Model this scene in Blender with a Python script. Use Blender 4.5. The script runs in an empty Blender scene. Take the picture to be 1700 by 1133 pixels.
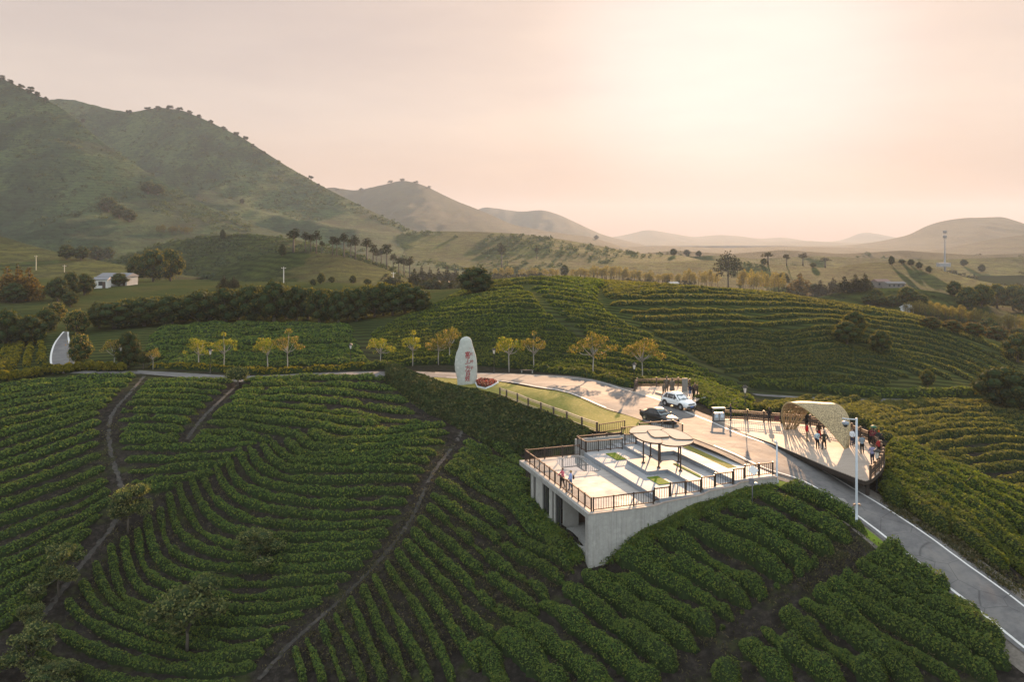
EXPO = 1.5
HAZE = .000105
SKYS = .15
SKYG = .20
SKYT = (1.17, .955, .855)
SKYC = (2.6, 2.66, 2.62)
SKYL = (.64, .35, .24)
DUST = 1.2
SUNE = 4.8
SUNG = (.24, .30, .40)
import bpy, math, random, numpy as np
from mathutils import Vector, Matrix, noise as mnoise
R = math.radians
sc = bpy.context.scene
col = sc.collection
# ------------------------------------------------------------------ camera (a drone 20 m above the deck)
F, CX, HY, H = 1322.0, 850.0, 395.0, 20.0
cam = bpy.data.cameras.new('camera'); camo = bpy.data.objects.new('camera', cam); col.objects.link(camo)
camo.location = (0, 0, H); camo.rotation_euler = (R(90), 0, 0)
cam.sensor_width = 36; cam.lens = 36 * F / 1700; cam.shift_y = -(566.5 - HY) / 1700
cam.clip_start = 0.5; cam.clip_end = 20000
sc.camera = camo

def U(px, py, z=0.0):
    Y = F * (H - z) / (py - HY)
    return Vector(((px - CX) / F * Y, Y, z))
def at(px, py, Y):
    return Vector(((px - CX) / F * Y, Y, H - (py - HY) / F * Y))

# ------------------------------------------------------------------ noise helpers
_rt = np.random.RandomState(5).rand(256, 256)
def vnoise(x, y, s=0):
    x = np.asarray(x, float) + s * 17.31; y = np.asarray(y, float) + s * 9.77
    xi = np.floor(x).astype(int); yi = np.floor(y).astype(int)
    fx = x - xi; fy = y - yi
    fx = fx * fx * (3 - 2 * fx); fy = fy * fy * (3 - 2 * fy)
    a = _rt[xi % 256, yi % 256]; b = _rt[(xi + 1) % 256, yi % 256]
    c = _rt[xi % 256, (yi + 1) % 256]; d = _rt[(xi + 1) % 256, (yi + 1) % 256]
    return (a + (b - a) * fx) * (1 - fy) + (c + (d - c) * fx) * fy
def fbm(x, y, s=0, o=4):
    t = 0; a = .5; f = 1.
    for i in range(o):
        t = t + a * vnoise(np.asarray(x) * f, np.asarray(y) * f, s + i); a *= .5; f *= 2.03
    return t

# ------------------------------------------------------------------ materials
def new_mat(name):
    m = bpy.data.materials.new(name); m.use_nodes = True
    nt = m.node_tree
    for n in list(nt.nodes): nt.nodes.remove(n)
    return m, nt, nt.nodes, nt.links
def N(nt, t, **kw):
    n = nt.nodes.new(t)
    for k, v in kw.items(): setattr(n, k, v)
    return n
def ramp(nt, stops):
    r = N(nt, 'ShaderNodeValToRGB'); e = r.color_ramp.elements
    while len(e) < len(stops): e.new(.5)
    for i, (p, c) in enumerate(stops):
        e[i].position = p; e[i].color = (*c, 1)
    return r
def pos(nt, scale=(1, 1, 1), obj=False):
    if obj: g = N(nt, 'ShaderNodeTexCoord'); o = g.outputs['Object']
    else: g = N(nt, 'ShaderNodeNewGeometry'); o = g.outputs['Position']
    mp = N(nt, 'ShaderNodeMapping'); mp.inputs['Scale'].default_value = scale
    nt.links.new(o, mp.inputs['Vector']); return mp.outputs['Vector']
def noi(nt, vec, scale, detail=4, rough=.6):
    n = N(nt, 'ShaderNodeTexNoise'); n.inputs['Scale'].default_value = scale
    n.inputs['Detail'].default_value = detail; n.inputs['Roughness'].default_value = rough
    nt.links.new(vec, n.inputs['Vector']); return n.outputs['Fac']
def mixc(nt, fac, a, b, mode='MIX'):
    m = N(nt, 'ShaderNodeMix', data_type='RGBA', blend_type=mode)
    for s, v in ((0, fac), (6, a), (7, b)):
        if hasattr(v, 'is_linked') or hasattr(v, 'links'): nt.links.new(v, m.inputs[s])
        elif isinstance(v, tuple): m.inputs[s].default_value = (*v, 1)
        else: m.inputs[s].default_value = v
    return m.outputs[2]
def out(nt, sh):
    o = N(nt, 'ShaderNodeOutputMaterial'); nt.links.new(sh, o.inputs['Surface']); return o
def bump(nt, h, strength, dist):
    b = N(nt, 'ShaderNodeBump'); b.inputs['Strength'].default_value = strength; b.inputs['Distance'].default_value = dist
    nt.links.new(h, b.inputs['Height']); return b.outputs['Normal']
def surf(name, c1, c2=None, rough=.6, scale=3., metal=0., spec=.5, bstr=.0, bdist=.01, obj=False, stretch=(1, 1, 1), detail=4, coat=0., c3=None):
    """painted / cast / cut surface: two tones broken up by noise, uneven gloss, light bump"""
    m, nt, nd, ln = new_mat(name)
    p = N(nt, 'ShaderNodeBsdfPrincipled')
    v = pos(nt, stretch, obj)
    f = noi(nt, v, scale, detail)
    c2 = c2 or tuple(min(1, x * .8) for x in c1)
    st = [(.32, c1), (.68, c2)] if c3 is None else [(.3, c1), (.52, c2), (.72, c3)]
    r = ramp(nt, st); ln.new(f, r.inputs[0]); ln.new(r.outputs[0], p.inputs['Base Color'])
    mr = N(nt, 'ShaderNodeMapRange'); mr.inputs[3].default_value = max(.02, rough - .1); mr.inputs[4].default_value = min(1, rough + .12)
    ln.new(noi(nt, v, scale * .37, 3), mr.inputs[0]); ln.new(mr.outputs[0], p.inputs['Roughness'])
    p.inputs['Metallic'].default_value = metal; p.inputs['Specular IOR Level'].default_value = spec
    p.inputs['Coat Weight'].default_value = coat
    if bstr: ln.new(bump(nt, noi(nt, v, scale * 4, 4), bstr, bdist), p.inputs['Normal'])
    out(nt, p.outputs[0]); return m
def leaf(name, stops, transl=.35, patch=.6, pscale=.12, patch_to=(.10, .09, .03), tcol=1.5, rough=.75):
    """foliage: every leaf clump its own tone (random per island), broad patches of a second tone, light through the leaf"""
    m, nt, nd, ln = new_mat(name)
    g = N(nt, 'ShaderNodeNewGeometry')
    r = ramp(nt, stops); ln.new(g.outputs['Random Per Island'], r.inputs[0])
    v = pos(nt)
    pr = ramp(nt, [(.42, (0, 0, 0)), (.7, (patch,) * 3)]); ln.new(noi(nt, v, pscale, 3), pr.inputs[0])
    c = mixc(nt, pr.outputs[0], r.outputs[0], patch_to)
    d = N(nt, 'ShaderNodeBsdfPrincipled'); ln.new(c, d.inputs['Base Color']); d.inputs['Roughness'].default_value = rough
    d.inputs['Specular IOR Level'].default_value = .05
    t = N(nt, 'ShaderNodeBsdfTranslucent')
    ln.new(mixc(nt, 1.0, c, (tcol, tcol * 1.0, tcol * .45), 'MULTIPLY'), t.inputs['Color'])
    mx = N(nt, 'ShaderNodeMixShader'); mx.inputs[0].default_value = transl
    ln.new(d.outputs[0], mx.inputs[1]); ln.new(t.outputs[0], mx.inputs[2]); out(nt, mx.outputs[0]); return m

# ------------------------------------------------------------------ object helpers
def tag(o, label=None, cat=None, group=None, kind=None):
    if label: o['label'] = label
    if cat: o['category'] = cat
    if group: o['group'] = group
    if kind: o['kind'] = kind
    return o
def thing(name, label, cat, loc=(0, 0, 0), rz=0., group=None, scale=1.):
    o = bpy.data.objects.new(name, None); col.objects.link(o); o.empty_display_size = .3
    o.location = loc; o.rotation_euler = (0, 0, rz); o.scale = (scale,) * 3 if not isinstance(scale, tuple) else scale
    return tag(o, label, cat, group)
def link(name, me, parent=None):
    o = bpy.data.objects.new(name, me); col.objects.link(o)
    if parent: o.parent = parent
    return o
def npmesh(name, V, Fq, mats, mi=None, smooth=False):
    """fast mesh from numpy arrays: V (n,3), Fq (m,4) or (m,3)"""
    V = np.asarray(V, np.float32).reshape(-1, 3); Fq = np.asarray(Fq, np.int32); k = Fq.shape[1]
    me = bpy.data.meshes.new(name); me.vertices.add(len(V)); me.vertices.foreach_set('co', V.ravel())
    me.loops.add(Fq.size); me.loops.foreach_set('vertex_index', Fq.ravel())
    me.polygons.add(len(Fq)); me.polygons.foreach_set('loop_start', np.arange(0, Fq.size, k, dtype=np.int32))
    me.polygons.foreach_set('loop_total', np.full(len(Fq), k, np.int32))
    for m in mats: me.materials.append(m)
    if mi is not None: me.polygons.foreach_set('material_index', np.asarray(mi, np.int32))
    me.polygons.foreach_set('use_smooth', np.full(len(Fq), bool(smooth)))
    me.update(calc_edges=True); me.validate(); return me
class MB:
    """collects shapes into one mesh"""
    def __init__(s): s.v = []; s.f = []; s.m = []; s.sm = []
    def add(s, vs, fs, mi=0, smooth=False):
        b = len(s.v); s.v += [tuple(x) for x in vs]; s.f += [tuple(i + b for i in q) for q in fs]
        s.m += [mi] * len(fs); s.sm += [smooth] * len(fs); return s
    def box(s, c, d, rz=0., mi=0, M=None):
        x, y, z = d[0] / 2, d[1] / 2, d[2] / 2; cs, sn = math.cos(rz), math.sin(rz)
        vs = []
        for sx, sy, sz in ((-1, -1, -1), (1, -1, -1), (1, 1, -1), (-1, 1, -1), (-1, -1, 1), (1, -1, 1), (1, 1, 1), (-1, 1, 1)):
            p = Vector((sx * x, sy * y, sz * z))
            if M is not None: p = M @ p
            else: p = Vector((p.x * cs - p.y * sn, p.x * sn + p.y * cs, p.z))
            vs.append(p + Vector(c))
        return s.add(vs, [(0, 3, 2, 1), (4, 5, 6, 7), (0, 1, 5, 4), (1, 2, 6, 5), (2, 3, 7, 6), (3, 0, 4, 7)], mi)
    def bar(s, a, b, w, h=None, mi=0):
        a, b = Vector(a), Vector(b); d = b - a; L = d.length; h = h or w
        x = d.normalized(); up = Vector((0, 0, 1)) if abs(x.z) < .95 else Vector((0, 1, 0))
        y = up.cross(x).normalized(); z = x.cross(y)
        return s.box((a + b) / 2, (L, w, h), M=Matrix((x, y, z)).transposed(), mi=mi)
    def tube(s, pts, rad, n=8, mi=0, smooth=True, caps=True, ell=None):
        pts = [Vector(p) for p in pts]; k = len(pts)
        if not hasattr(rad, '__len__'): rad = [rad] * k
        vs = []; fs = []; pu = None
        for i, p in enumerate(pts):
            d = (pts[min(i + 1, k - 1)] - pts[max(i - 1, 0)]).normalized()
            if pu is None: pu = Vector((1, 0, 0)) if abs(d.x) < .9 else Vector((0, 1, 0))
            u = (pu - d * pu.dot(d)).normalized(); w = d.cross(u); pu = u
            e = ell[i] if ell else 1.
            for j in range(n):
                t = 2 * math.pi * j / n
                vs.append(p + u * (math.cos(t) * rad[i]) + w * (math.sin(t) * rad[i] * e))
        for i in range(k - 1):
            for j in range(n):
                a = i * n + j; b = i * n + (j + 1) % n; fs.append((a, b, b + n, a + n))
        if caps: fs.append(tuple(range(n - 1, -1, -1))); fs.append(tuple((k - 1) * n + j for j in range(n)))
        return s.add(vs, fs, mi, smooth)
    def lathe(s, prof, n=16, c=(0, 0, 0), mi=0, smooth=True, sx=1., sy=1.):
        vs = []; fs = []; k = len(prof)
        for r, z in prof:
            for j in range(n):
                t = 2 * math.pi * j / n; vs.append((c[0] + max(r, 1e-4) * math.cos(t) * sx, c[1] + max(r, 1e-4) * math.sin(t) * sy, c[2] + z))
        for i in range(k - 1):
            for j in range(n):
                a = i * n + j; b = i * n + (j + 1) % n; fs.append((a, b, b + n, a + n))
        fs.append(tuple(range(n - 1, -1, -1))); fs.append(tuple((k - 1) * n + j for j in range(n)))
        return s.add(vs, fs, mi, smooth)
    def ball(s, c, r, n=10, m=7, mi=0):
        rx, ry, rz = r if hasattr(r, '__len__') else (r, r, r)
        return s.lathe([(math.sin(math.pi * i / m), -rz * math.cos(math.pi * i / m)) for i in range(m + 1)], n, c, mi, True, rx, ry)
    def prism(s, poly, z0, z1, mi=0):
        a = sum(poly[i][0] * poly[(i + 1) % len(poly)][1] - poly[(i + 1) % len(poly)][0] * poly[i][1] for i in range(len(poly)))
        if a < 0: poly = poly[::-1]
        n = len(poly); q0 = z0 if hasattr(z0, '__len__') else [z0] * n; q1 = z1 if hasattr(z1, '__len__') else [z1] * n
        vs = [(p[0], p[1], q0[i]) for i, p in enumerate(poly)] + [(p[0], p[1], q1[i]) for i, p in enumerate(poly)]
        fs = [tuple(range(n - 1, -1, -1)), tuple(range(n, 2 * n))] + [(i, (i + 1) % n, n + (i + 1) % n, n + i) for i in range(n)]
        return s.add(vs, fs, mi)
    def quad(s, a, b, c, d, mi=0): return s.add([a, b, c, d], [(0, 1, 2, 3)], mi)
    def build(s, name, mats, parent=None, loc=None, bevel=0.):
        me = bpy.data.meshes.new(name); me.from_pydata([tuple(v) for v in s.v], [], s.f)
        for m in (mats if isinstance(mats, (list, tuple)) else [mats]): me.materials.append(m)
        me.polygons.foreach_set('material_index', s.m); me.polygons.foreach_set('use_smooth', s.sm); me.update()
        o = link(name, me, parent)
        if loc is not None: o.location = loc
        if bevel:
            b = o.modifiers.new('bevel', 'BEVEL'); b.width = bevel; b.segments = 2; b.limit_method = 'ANGLE'
        return o
def copy_tree(o, parent=None):
    c = o.copy(); col.objects.link(c)
    if parent: c.parent = parent
    for ch in list(o.children): copy_tree(ch, c)
    return c
ORD = ['first', 'second', 'third', 'fourth', 'fifth', 'sixth', 'seventh', 'eighth', 'ninth', 'tenth', 'eleventh', 'twelfth', 'thirteenth', 'fourteenth', 'fifteenth', 'sixteenth', 'seventeenth', 'eighteenth', 'nineteenth', 'twentieth']
TENS = {20: 'twenty', 30: 'thirty', 40: 'forty'}
def nth(i):
    if i < 20: return ORD[i]
    t = (i + 1) // 10 * 10; r = (i + 1) - t
    return {20: 'twentieth', 30: 'thirtieth', 40: 'fortieth'}[t] if r == 0 else TENS[t] + '-' + ORD[r - 1]

# ------------------------------------------------------------------ ground heights
# control points: pixel of the photograph + estimated height -> surveyed point on the ground
CP = [(120,630,-1.0),(40,612,-1),(250,622,-.5),(400,634,-.2),(500,632,0),(600,630,0),(700,625,0),(780,636,0),(900,632,0),(1000,650,0),(1100,690,0),(1160,700,0),
 (990,690,0),(950,700,-.1),(900,680,0),(840,655,0),(1200,740,0),(1243,772,-.06),(1290,787,-.45),(1340,800,-.9),(1400,850,-1.7),(1530,911,-2.5),(1640,990,-3.4),(1720,1060,-4.2),(1180,700,0),(1240,720,-.05),
 (1300,745,-.4),(1360,775,-.9),(1420,812,-1.5),(1300,690,-3.0),(1400,690,-3.6),(1250,670,-3.0),(1470,800,-1.7),
 (1300,652,-6),(1450,660,-7),(1600,660,-8),(1700,670,-8.5),(1600,720,-7.2),(1500,705,-5.2),(1700,760,-8.2),(1700,815,-9.2),(1480,745,-1.4),(1560,780,-2.2),(1700,835,-4),(1620,795,-8.2),(1540,765,-6.2),
 (1520,830,-2.0),(1600,880,-2.8),(1700,930,-3.8),(1200,660,-2.8),(1150,645,-1.2),(1100,650,-.1),
 (1000,628,-.2),(640,600,0),(760,590,.5),(900,600,.2),(1090,635,-1.5),(1235,645,-5.2),(740,570,2),(880,575,1.8),(1000,590,1),(1100,608,-.5),(1170,618,-3),
 (850,550,3.5),(980,560,2.8),(1070,575,1.5),(720,550,3),(850,525,5.5),(960,530,5),(720,528,4.5),(880,500,7.5),(960,508,6.5),(780,503,6),(900,478,8.5),(930,463,9),(870,466,8.8),(1000,470,8),(800,475,7.3),(740,495,5),
 (1320,632,-5.5),(1420,612,-5),(1300,608,-4),(1250,578,-1),(1400,580,-2),(1520,592,-4.5),(1200,548,1.8),(1350,548,1),(1480,556,-1.5),(1580,575,-5),(1660,605,-9),(1300,518,3.5),(1420,525,2),(1530,540,-1),(1620,565,-5.5),
 (1250,497,5),(1380,508,3),(1100,476,7.3),(1210,484,6),(1300,491,4.5),(1400,508,2.2),(1480,520,.3),(1560,538,-3),
 (450,610,.1),(450,582,1),(350,556,2),(480,541,2.5),(300,540,2),(600,578,1.2),(600,545,3),(400,500,3),(200,520,1.5),(105,553,1),(20,560,0),(0,600,-1),(300,478,5),(550,470,5),(650,490,4),(100,480,4),
 (300,640,-.5),(300,700,-2.2),(300,750,-4.2),(300,800,-6),(300,850,-7.8),(300,900,-9.2),(300,1000,-11.2),(300,1133,-13.2),(0,650,-1.5),(0,740,-3.5),(0,820,-5.5),(0,900,-8),(0,1000,-10.5),(0,1133,-13),
 (550,650,-.4),(550,700,-1.6),(550,750,-2.8),(550,800,-4.4),(550,850,-6),(550,920,-7.8),(550,1000,-9.5),(550,1133,-12),(720,700,-2),(780,760,-3.5),(850,800,-4.4),(850,900,-6.2),(750,850,-5.2),(750,950,-7.4),(750,1050,-9),(750,1133,-10.3),
 (974,932,-4.95),(878,823,-4.15),(920,872,-4.5),(1060,880,-2.95),(1150,836,-1.4),(1230,806,-.5),(1285,802,-.65),(1200,880,-3),(1100,940,-5),(1000,960,-6),(1300,880,-2.6),(1300,950,-4.4),(1200,1000,-6),(1100,1080,-7.8),(1000,1133,-9),
 (1400,880,-2.3),(1420,920,-3),(1450,1000,-4.8),(1400,1100,-6.8),(1550,1050,-5),(1650,1100,-5),(1250,1133,-8),(1600,1133,-5.8),(1720,1133,-5),
 (700,680,-1.9),(790,735,-3.2),(870,745,-3.8)]
pts = [tuple(U(*c)) for c in CP]
for px, zs in ((-300, (-13, -5, -2, 1, 6, 4)), (2050, (-7, -8, -11, -14, -16, -18))):
    for Y, z in zip((55, 75, 100, 150, 240, 420), zs): pts.append(((px - CX) / F * Y, Y, z))
for Y, zs in ((290, (5, 4, 1, -3, -6, -9, -15, -19)), (420, (0, -2, -6, -10, -12, -15, -18, -22)), (900, (-14,) * 8), (3000, (-22,) * 8), (9000, (-22,) * 8)):
    for px, z in zip((0, 400, 700, 900, 1100, 1300, 1500, 1700), zs): pts.append(((px - CX) / F * Y, Y, z))
for px, z in ((0, -19), (550, -17), (900, -15), (1300, -12), (1700, -9)):
    pts.append(((px - CX) / F * 32, 32, z)); pts.append(((px - CX) / F * 8, 8, z - 4))
pts = np.array(pts)
def warp(X, Y): return np.stack([np.arctan2(X, Y) * 1.6, np.log(np.hypot(X, Y)) * 1.0], -1)
Wc = warp(pts[:, 0], pts[:, 1])
def tk(d2): return np.where(d2 > 1e-12, .5 * d2 * np.log(np.maximum(d2, 1e-12)), 0.)
n = len(pts)
Kk = tk(((Wc[:, None] - Wc[None]) ** 2).sum(-1)) + np.eye(n) * 2e-4
Pm = np.c_[np.ones(n), Wc]
A_ = np.block([[Kk, Pm], [Pm.T, np.zeros((3, 3))]])
sol = np.linalg.solve(A_, np.r_[pts[:, 2], 0, 0, 0])
def tps(X, Y):
    w = warp(X, Y); w[..., 0] = np.clip(w[..., 0], -.95, .95); w[..., 1] = np.clip(w[..., 1], 2.0, 9.1)
    sh = w.shape[:-1]; w = w.reshape(-1, 2); o = np.empty(len(w))
    for i in range(0, len(w), 20000):
        q = w[i:i + 20000]
        o[i:i + 20000] = tk(((q[:, None] - Wc[None]) ** 2).sum(-1)) @ sol[:n] + sol[n] + q @ sol[n + 1:]
    return o.reshape(sh)
# building frame: local x along the side wall, local y along the facade
BO = Vector((5.8, 61.2, 0)); BT = R(19.2); BX = Vector((math.cos(BT), math.sin(BT), 0)); BY = Vector((-math.sin(BT), math.cos(BT), 0))
def BW(b, a, z): return BO + BX * b + BY * a + Vector((0, 0, z))
TH = np.concatenate([np.linspace(-math.pi, -.86, 40)[:-1], np.linspace(-.86, .86, 820), np.linspace(.86, math.pi, 40)[1:]])
LR = np.concatenate([np.linspace(math.log(2), math.log(38), 24)[:-1], np.linspace(math.log(38), math.log(150), 330)[:-1], np.linspace(math.log(150), math.log(520), 170)[:-1], np.linspace(math.log(520), math.log(9500), 90)])
tc = np.linspace(-.86, .86, 110); lc = np.linspace(math.log(2), math.log(9500), 330)
gt, gl = np.meshgrid(tc, lc)
Zc = tps(np.sin(gt) * np.exp(gl), np.cos(gt) * np.exp(gl))
def bil(Zg, ta, la, t, l):
    t = np.clip(t, ta[0], ta[-1] - 1e-9); l = np.clip(l, la[0], la[-1] - 1e-9)
    i = np.clip(np.searchsorted(ta, t, side='right') - 1, 0, len(ta) - 2); j = np.clip(np.searchsorted(la, l, side='right') - 1, 0, len(la) - 2)
    a = (t - ta[i]) / (ta[i + 1] - ta[i]); b = (l - la[j]) / (la[j + 1] - la[j])
    return (Zg[j, i] * (1 - a) + Zg[j, i + 1] * a) * (1 - b) + (Zg[j + 1, i] * (1 - a) + Zg[j + 1, i + 1] * a) * b
def hz(X, Y):
    """smooth ground height"""
    X = np.asarray(X, float); Y = np.asarray(Y, float)
    return bil(Zc, tc, lc, np.arctan2(X, Y), np.log(np.hypot(X, Y)))
_Ys = np.exp(np.linspace(math.log(36), math.log(500), 900))
def G(px, py):
    """first point of the ground seen at a pixel of the photograph"""
    px = np.atleast_1d(np.asarray(px, float)); py = np.atleast_1d(np.asarray(py, float))
    u = (px - CX) / F
    D = (H - (py - HY)[:, None] / F * _Ys[None]) - hz(u[:, None] * _Ys[None], np.broadcast_to(_Ys, (len(u), len(_Ys))))
    k = np.argmax(D < 0, 1); k = np.where((D < 0).any(1), np.maximum(k, 1), len(_Ys) - 1)
    r = np.arange(len(u)); d0 = D[r, k - 1]; d1 = D[r, k]; f = np.where(np.abs(d0 - d1) > 1e-9, d0 / (d0 - d1), 0); f = np.clip(f, 0, 1)
    Y = _Ys[k - 1] * (1 - f) + _Ys[k] * f
    X = u * Y
    return np.stack([X, Y, hz(X, Y)], -1)
def G1(px, py): return Vector(G(px, py)[0])
# ------------------------------------------------------------------ light, sky, air
SAZ, SEL = R(15.5), R(12.0)
sv = Vector((math.sin(SAZ) * math.cos(SEL), math.cos(SAZ) * math.cos(SEL), math.sin(SEL)))
sl = bpy.data.lights.new('sun', 'SUN'); so = bpy.data.objects.new('sun', sl); col.objects.link(so)
sl.energy = SUNE; sl.angle = R(.6); sl.color = (1, .61, .34)
so.rotation_euler = sv.to_track_quat('Z', 'Y').to_euler(); so.location = (60, 200, 120)
w = bpy.data.worlds.new('World'); sc.world = w; w.use_nodes = True
nt = w.node_tree; bg = nt.nodes['Background']
sky = nt.nodes.new('ShaderNodeTexSky'); sky.sky_type = 'NISHITA'; sky.sun_disc = False
sky.sun_elevation = SEL; sky.sun_rotation = SAZ; sky.altitude = 100; sky.air_density = 1.0; sky.dust_density = DUST; sky.ozone_density = .3
gmm = N(nt, 'ShaderNodeGamma'); gmm.inputs['Gamma'].default_value = SKYG; nt.links.new(sky.outputs[0], gmm.inputs['Color'])   # evening sky, evened out by compressing its range
# peach towards the low sun; overhead and behind cool, unseen, brightened as added fill
tcw = N(nt, 'ShaderNodeTexCoord'); sx = N(nt, 'ShaderNodeSeparateXYZ'); nt.links.new(tcw.outputs['Generated'], sx.inputs[0])
def mrange(o, a_, b_):
    q = N(nt, 'ShaderNodeMapRange', interpolation_type='SMOOTHSTEP'); q.inputs[1].default_value = a_; q.inputs[2].default_value = b_; nt.links.new(o, q.inputs[0]); return q.outputs[0]
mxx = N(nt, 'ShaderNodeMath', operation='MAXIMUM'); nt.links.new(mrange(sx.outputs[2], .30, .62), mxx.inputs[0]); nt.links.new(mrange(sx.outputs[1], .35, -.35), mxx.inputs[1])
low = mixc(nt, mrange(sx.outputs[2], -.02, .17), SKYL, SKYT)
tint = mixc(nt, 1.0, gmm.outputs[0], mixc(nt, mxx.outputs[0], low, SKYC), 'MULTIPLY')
# the bright aureole round the veiled sun
dp = N(nt, 'ShaderNodeVectorMath', operation='DOT_PRODUCT'); nt.links.new(tcw.outputs['Generated'], dp.inputs[0]); dp.inputs[1].default_value = tuple(sv)
au = N(nt, 'ShaderNodeMath', operation='POWER'); nt.links.new(mrange(dp.outputs['Value'], .962, 1.0), au.inputs[0]); au.inputs[1].default_value = 1.7
tint = mixc(nt, au.outputs[0], tint, mixc(nt, 1.0, tint, SUNG, 'ADD'))
# faint veils of high cloud
cm = N(nt, 'ShaderNodeMapping'); cm.inputs['Scale'].default_value = (1.2, 1.2, 5.5); cm.inputs['Rotation'].default_value = (0, R(12), 0); nt.links.new(tcw.outputs['Generated'], cm.inputs[0])
cr = ramp(nt, [(.35, (.93, .93, .945)), (.65, (1.05, 1.045, 1.03))]); nt.links.new(noi(nt, cm.outputs[0], 2.2, 7, .6), cr.inputs[0]); tint = mixc(nt, 1.0, tint, cr.outputs[0], 'MULTIPLY')
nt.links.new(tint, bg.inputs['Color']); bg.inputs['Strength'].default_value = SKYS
sc.view_settings.view_transform = 'Standard'; sc.view_settings.look = 'None'; sc.view_settings.exposure = EXPO; sc.view_settings.gamma = 1
sc.cycles.max_bounces = 6; sc.cycles.diffuse_bounces = 2; sc.cycles.glossy_bounces = 3; sc.cycles.transmission_bounces = 3; sc.cycles.volume_bounces = 1; sc.cycles.transparent_max_bounces = 8
sc.cycles.use_denoising = True; sc.cycles.sample_clamp_indirect = 6

# ------------------------------------------------------------------ ground sheet
gt, gl = np.meshgrid(TH, LR)
gX = np.sin(gt) * np.exp(gl); gY = np.cos(gt) * np.exp(gl)
gZ = bil(Zc, tc, lc, gt, gl)
rr = np.exp(gl)
gZ = gZ + np.where(rr < 400, (fbm(gX * .9, gY * .9, 3, 3) - .45) * .16, (fbm(gX * .01, gY * .01, 3, 3) - .45) * 4)
bb = (gX - BO.x) * BX.x + (gY - BO.y) * BX.y; aa = (gX - BO.x) * BY.x + (gY - BO.y) * BY.y
gZ = np.where((bb > .5) & (bb < 10.0) & (aa > .45) & (aa < 14.2), np.minimum(gZ, -5.3), gZ)
gZ = np.where((bb > 9.0) & (bb < 17.0) & (aa > .3) & (aa < 14.6), np.minimum(gZ, -1.6), gZ)
gZ = np.where((bb > 5.5) & (bb < 17.0) & (aa > 13.5) & (aa < 17.0), np.minimum(gZ, -2.6), gZ)
nr, nc = gX.shape
idx = np.arange(nr * nc).reshape(nr, nc)
Q = np.stack([idx[:-1, :-1], idx[:-1, 1:], idx[1:, 1:], idx[1:, :-1]], -1).reshape(-1, 4)
m_ground, nt, nd, ln = new_mat('soil and dry grass')
p = N(nt, 'ShaderNodeBsdfPrincipled'); v = pos(nt)
soil = ramp(nt, [(.3, (.010, .009, .008)), (.5, (.026, .023, .020)), (.72, (.070, .060, .050))]); ln.new(noi(nt, v, 1.7, 8, .75), soil.inputs[0])
gr = ramp(nt, [(.35, (.028, .042, .013)), (.65, (.062, .070, .022))]); ln.new(noi(nt, v, 2.3, 6, .7), gr.inputs[0])
gm = ramp(nt, [(.54, (0, 0, 0)), (.68, (.8, .8, .8))]); ln.new(noi(nt, v, .33, 6, .7), gm.inputs[0])
near = mixc(nt, gm.outputs[0], soil.outputs[0], gr.outputs[0])
far = ramp(nt, [(.3, (.026, .036, .014)), (.48, (.052, .068, .022)), (.60, (.078, .080, .028)), (.72, (.034, .038, .018))]); ln.new(noi(nt, v, .03, 8, .7), far.inputs[0])
wv = N(nt, 'ShaderNodeTexWave'); wv.bands_direction = 'Y'; wv.inputs['Scale'].default_value = .13; wv.inputs['Distortion'].default_value = 5.; wv.inputs['Detail'].default_value = 3; wv.inputs['Detail Scale'].default_value = .25; ln.new(v, wv.inputs['Vector'])   # planting lines of the farther fields
wr = ramp(nt, [(.2, (.7, .7, .7)), (.6, (0, 0, 0))]); ln.new(wv.outputs['Fac'], wr.inputs[0]); farc = mixc(nt, wr.outputs[0], far.outputs[0], (.012, .014, .008))
vf = N(nt, 'ShaderNodeMapRange'); vf.inputs[1].default_value = 520; vf.inputs[2].default_value = 900; farv = mixc(nt, vf.outputs[0], farc, (.016, .020, .010))
vl = N(nt, 'ShaderNodeVectorMath', operation='LENGTH'); ln.new(v, vl.inputs[0])
mr = N(nt, 'ShaderNodeMapRange'); mr.inputs[1].default_value = 118; mr.inputs[2].default_value = 150; ln.new(vl.outputs['Value'], mr.inputs[0]); ln.new(vl.outputs['Value'], vf.inputs[0])
ln.new(mixc(nt, mr.outputs[0], near, farv), p.inputs['Base Color']); p.inputs['Roughness'].default_value = .95; p.inputs['Specular IOR Level'].default_value = 0
ln.new(bump(nt, noi(nt, v, 6, 6, .7), .8, .12), p.inputs['Normal']); out(nt, p.outputs[0])
ground = link('ground', npmesh('ground', np.stack([gX, gY, gZ], -1), Q, [m_ground], smooth=True)); tag(ground, kind='structure')

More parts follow.
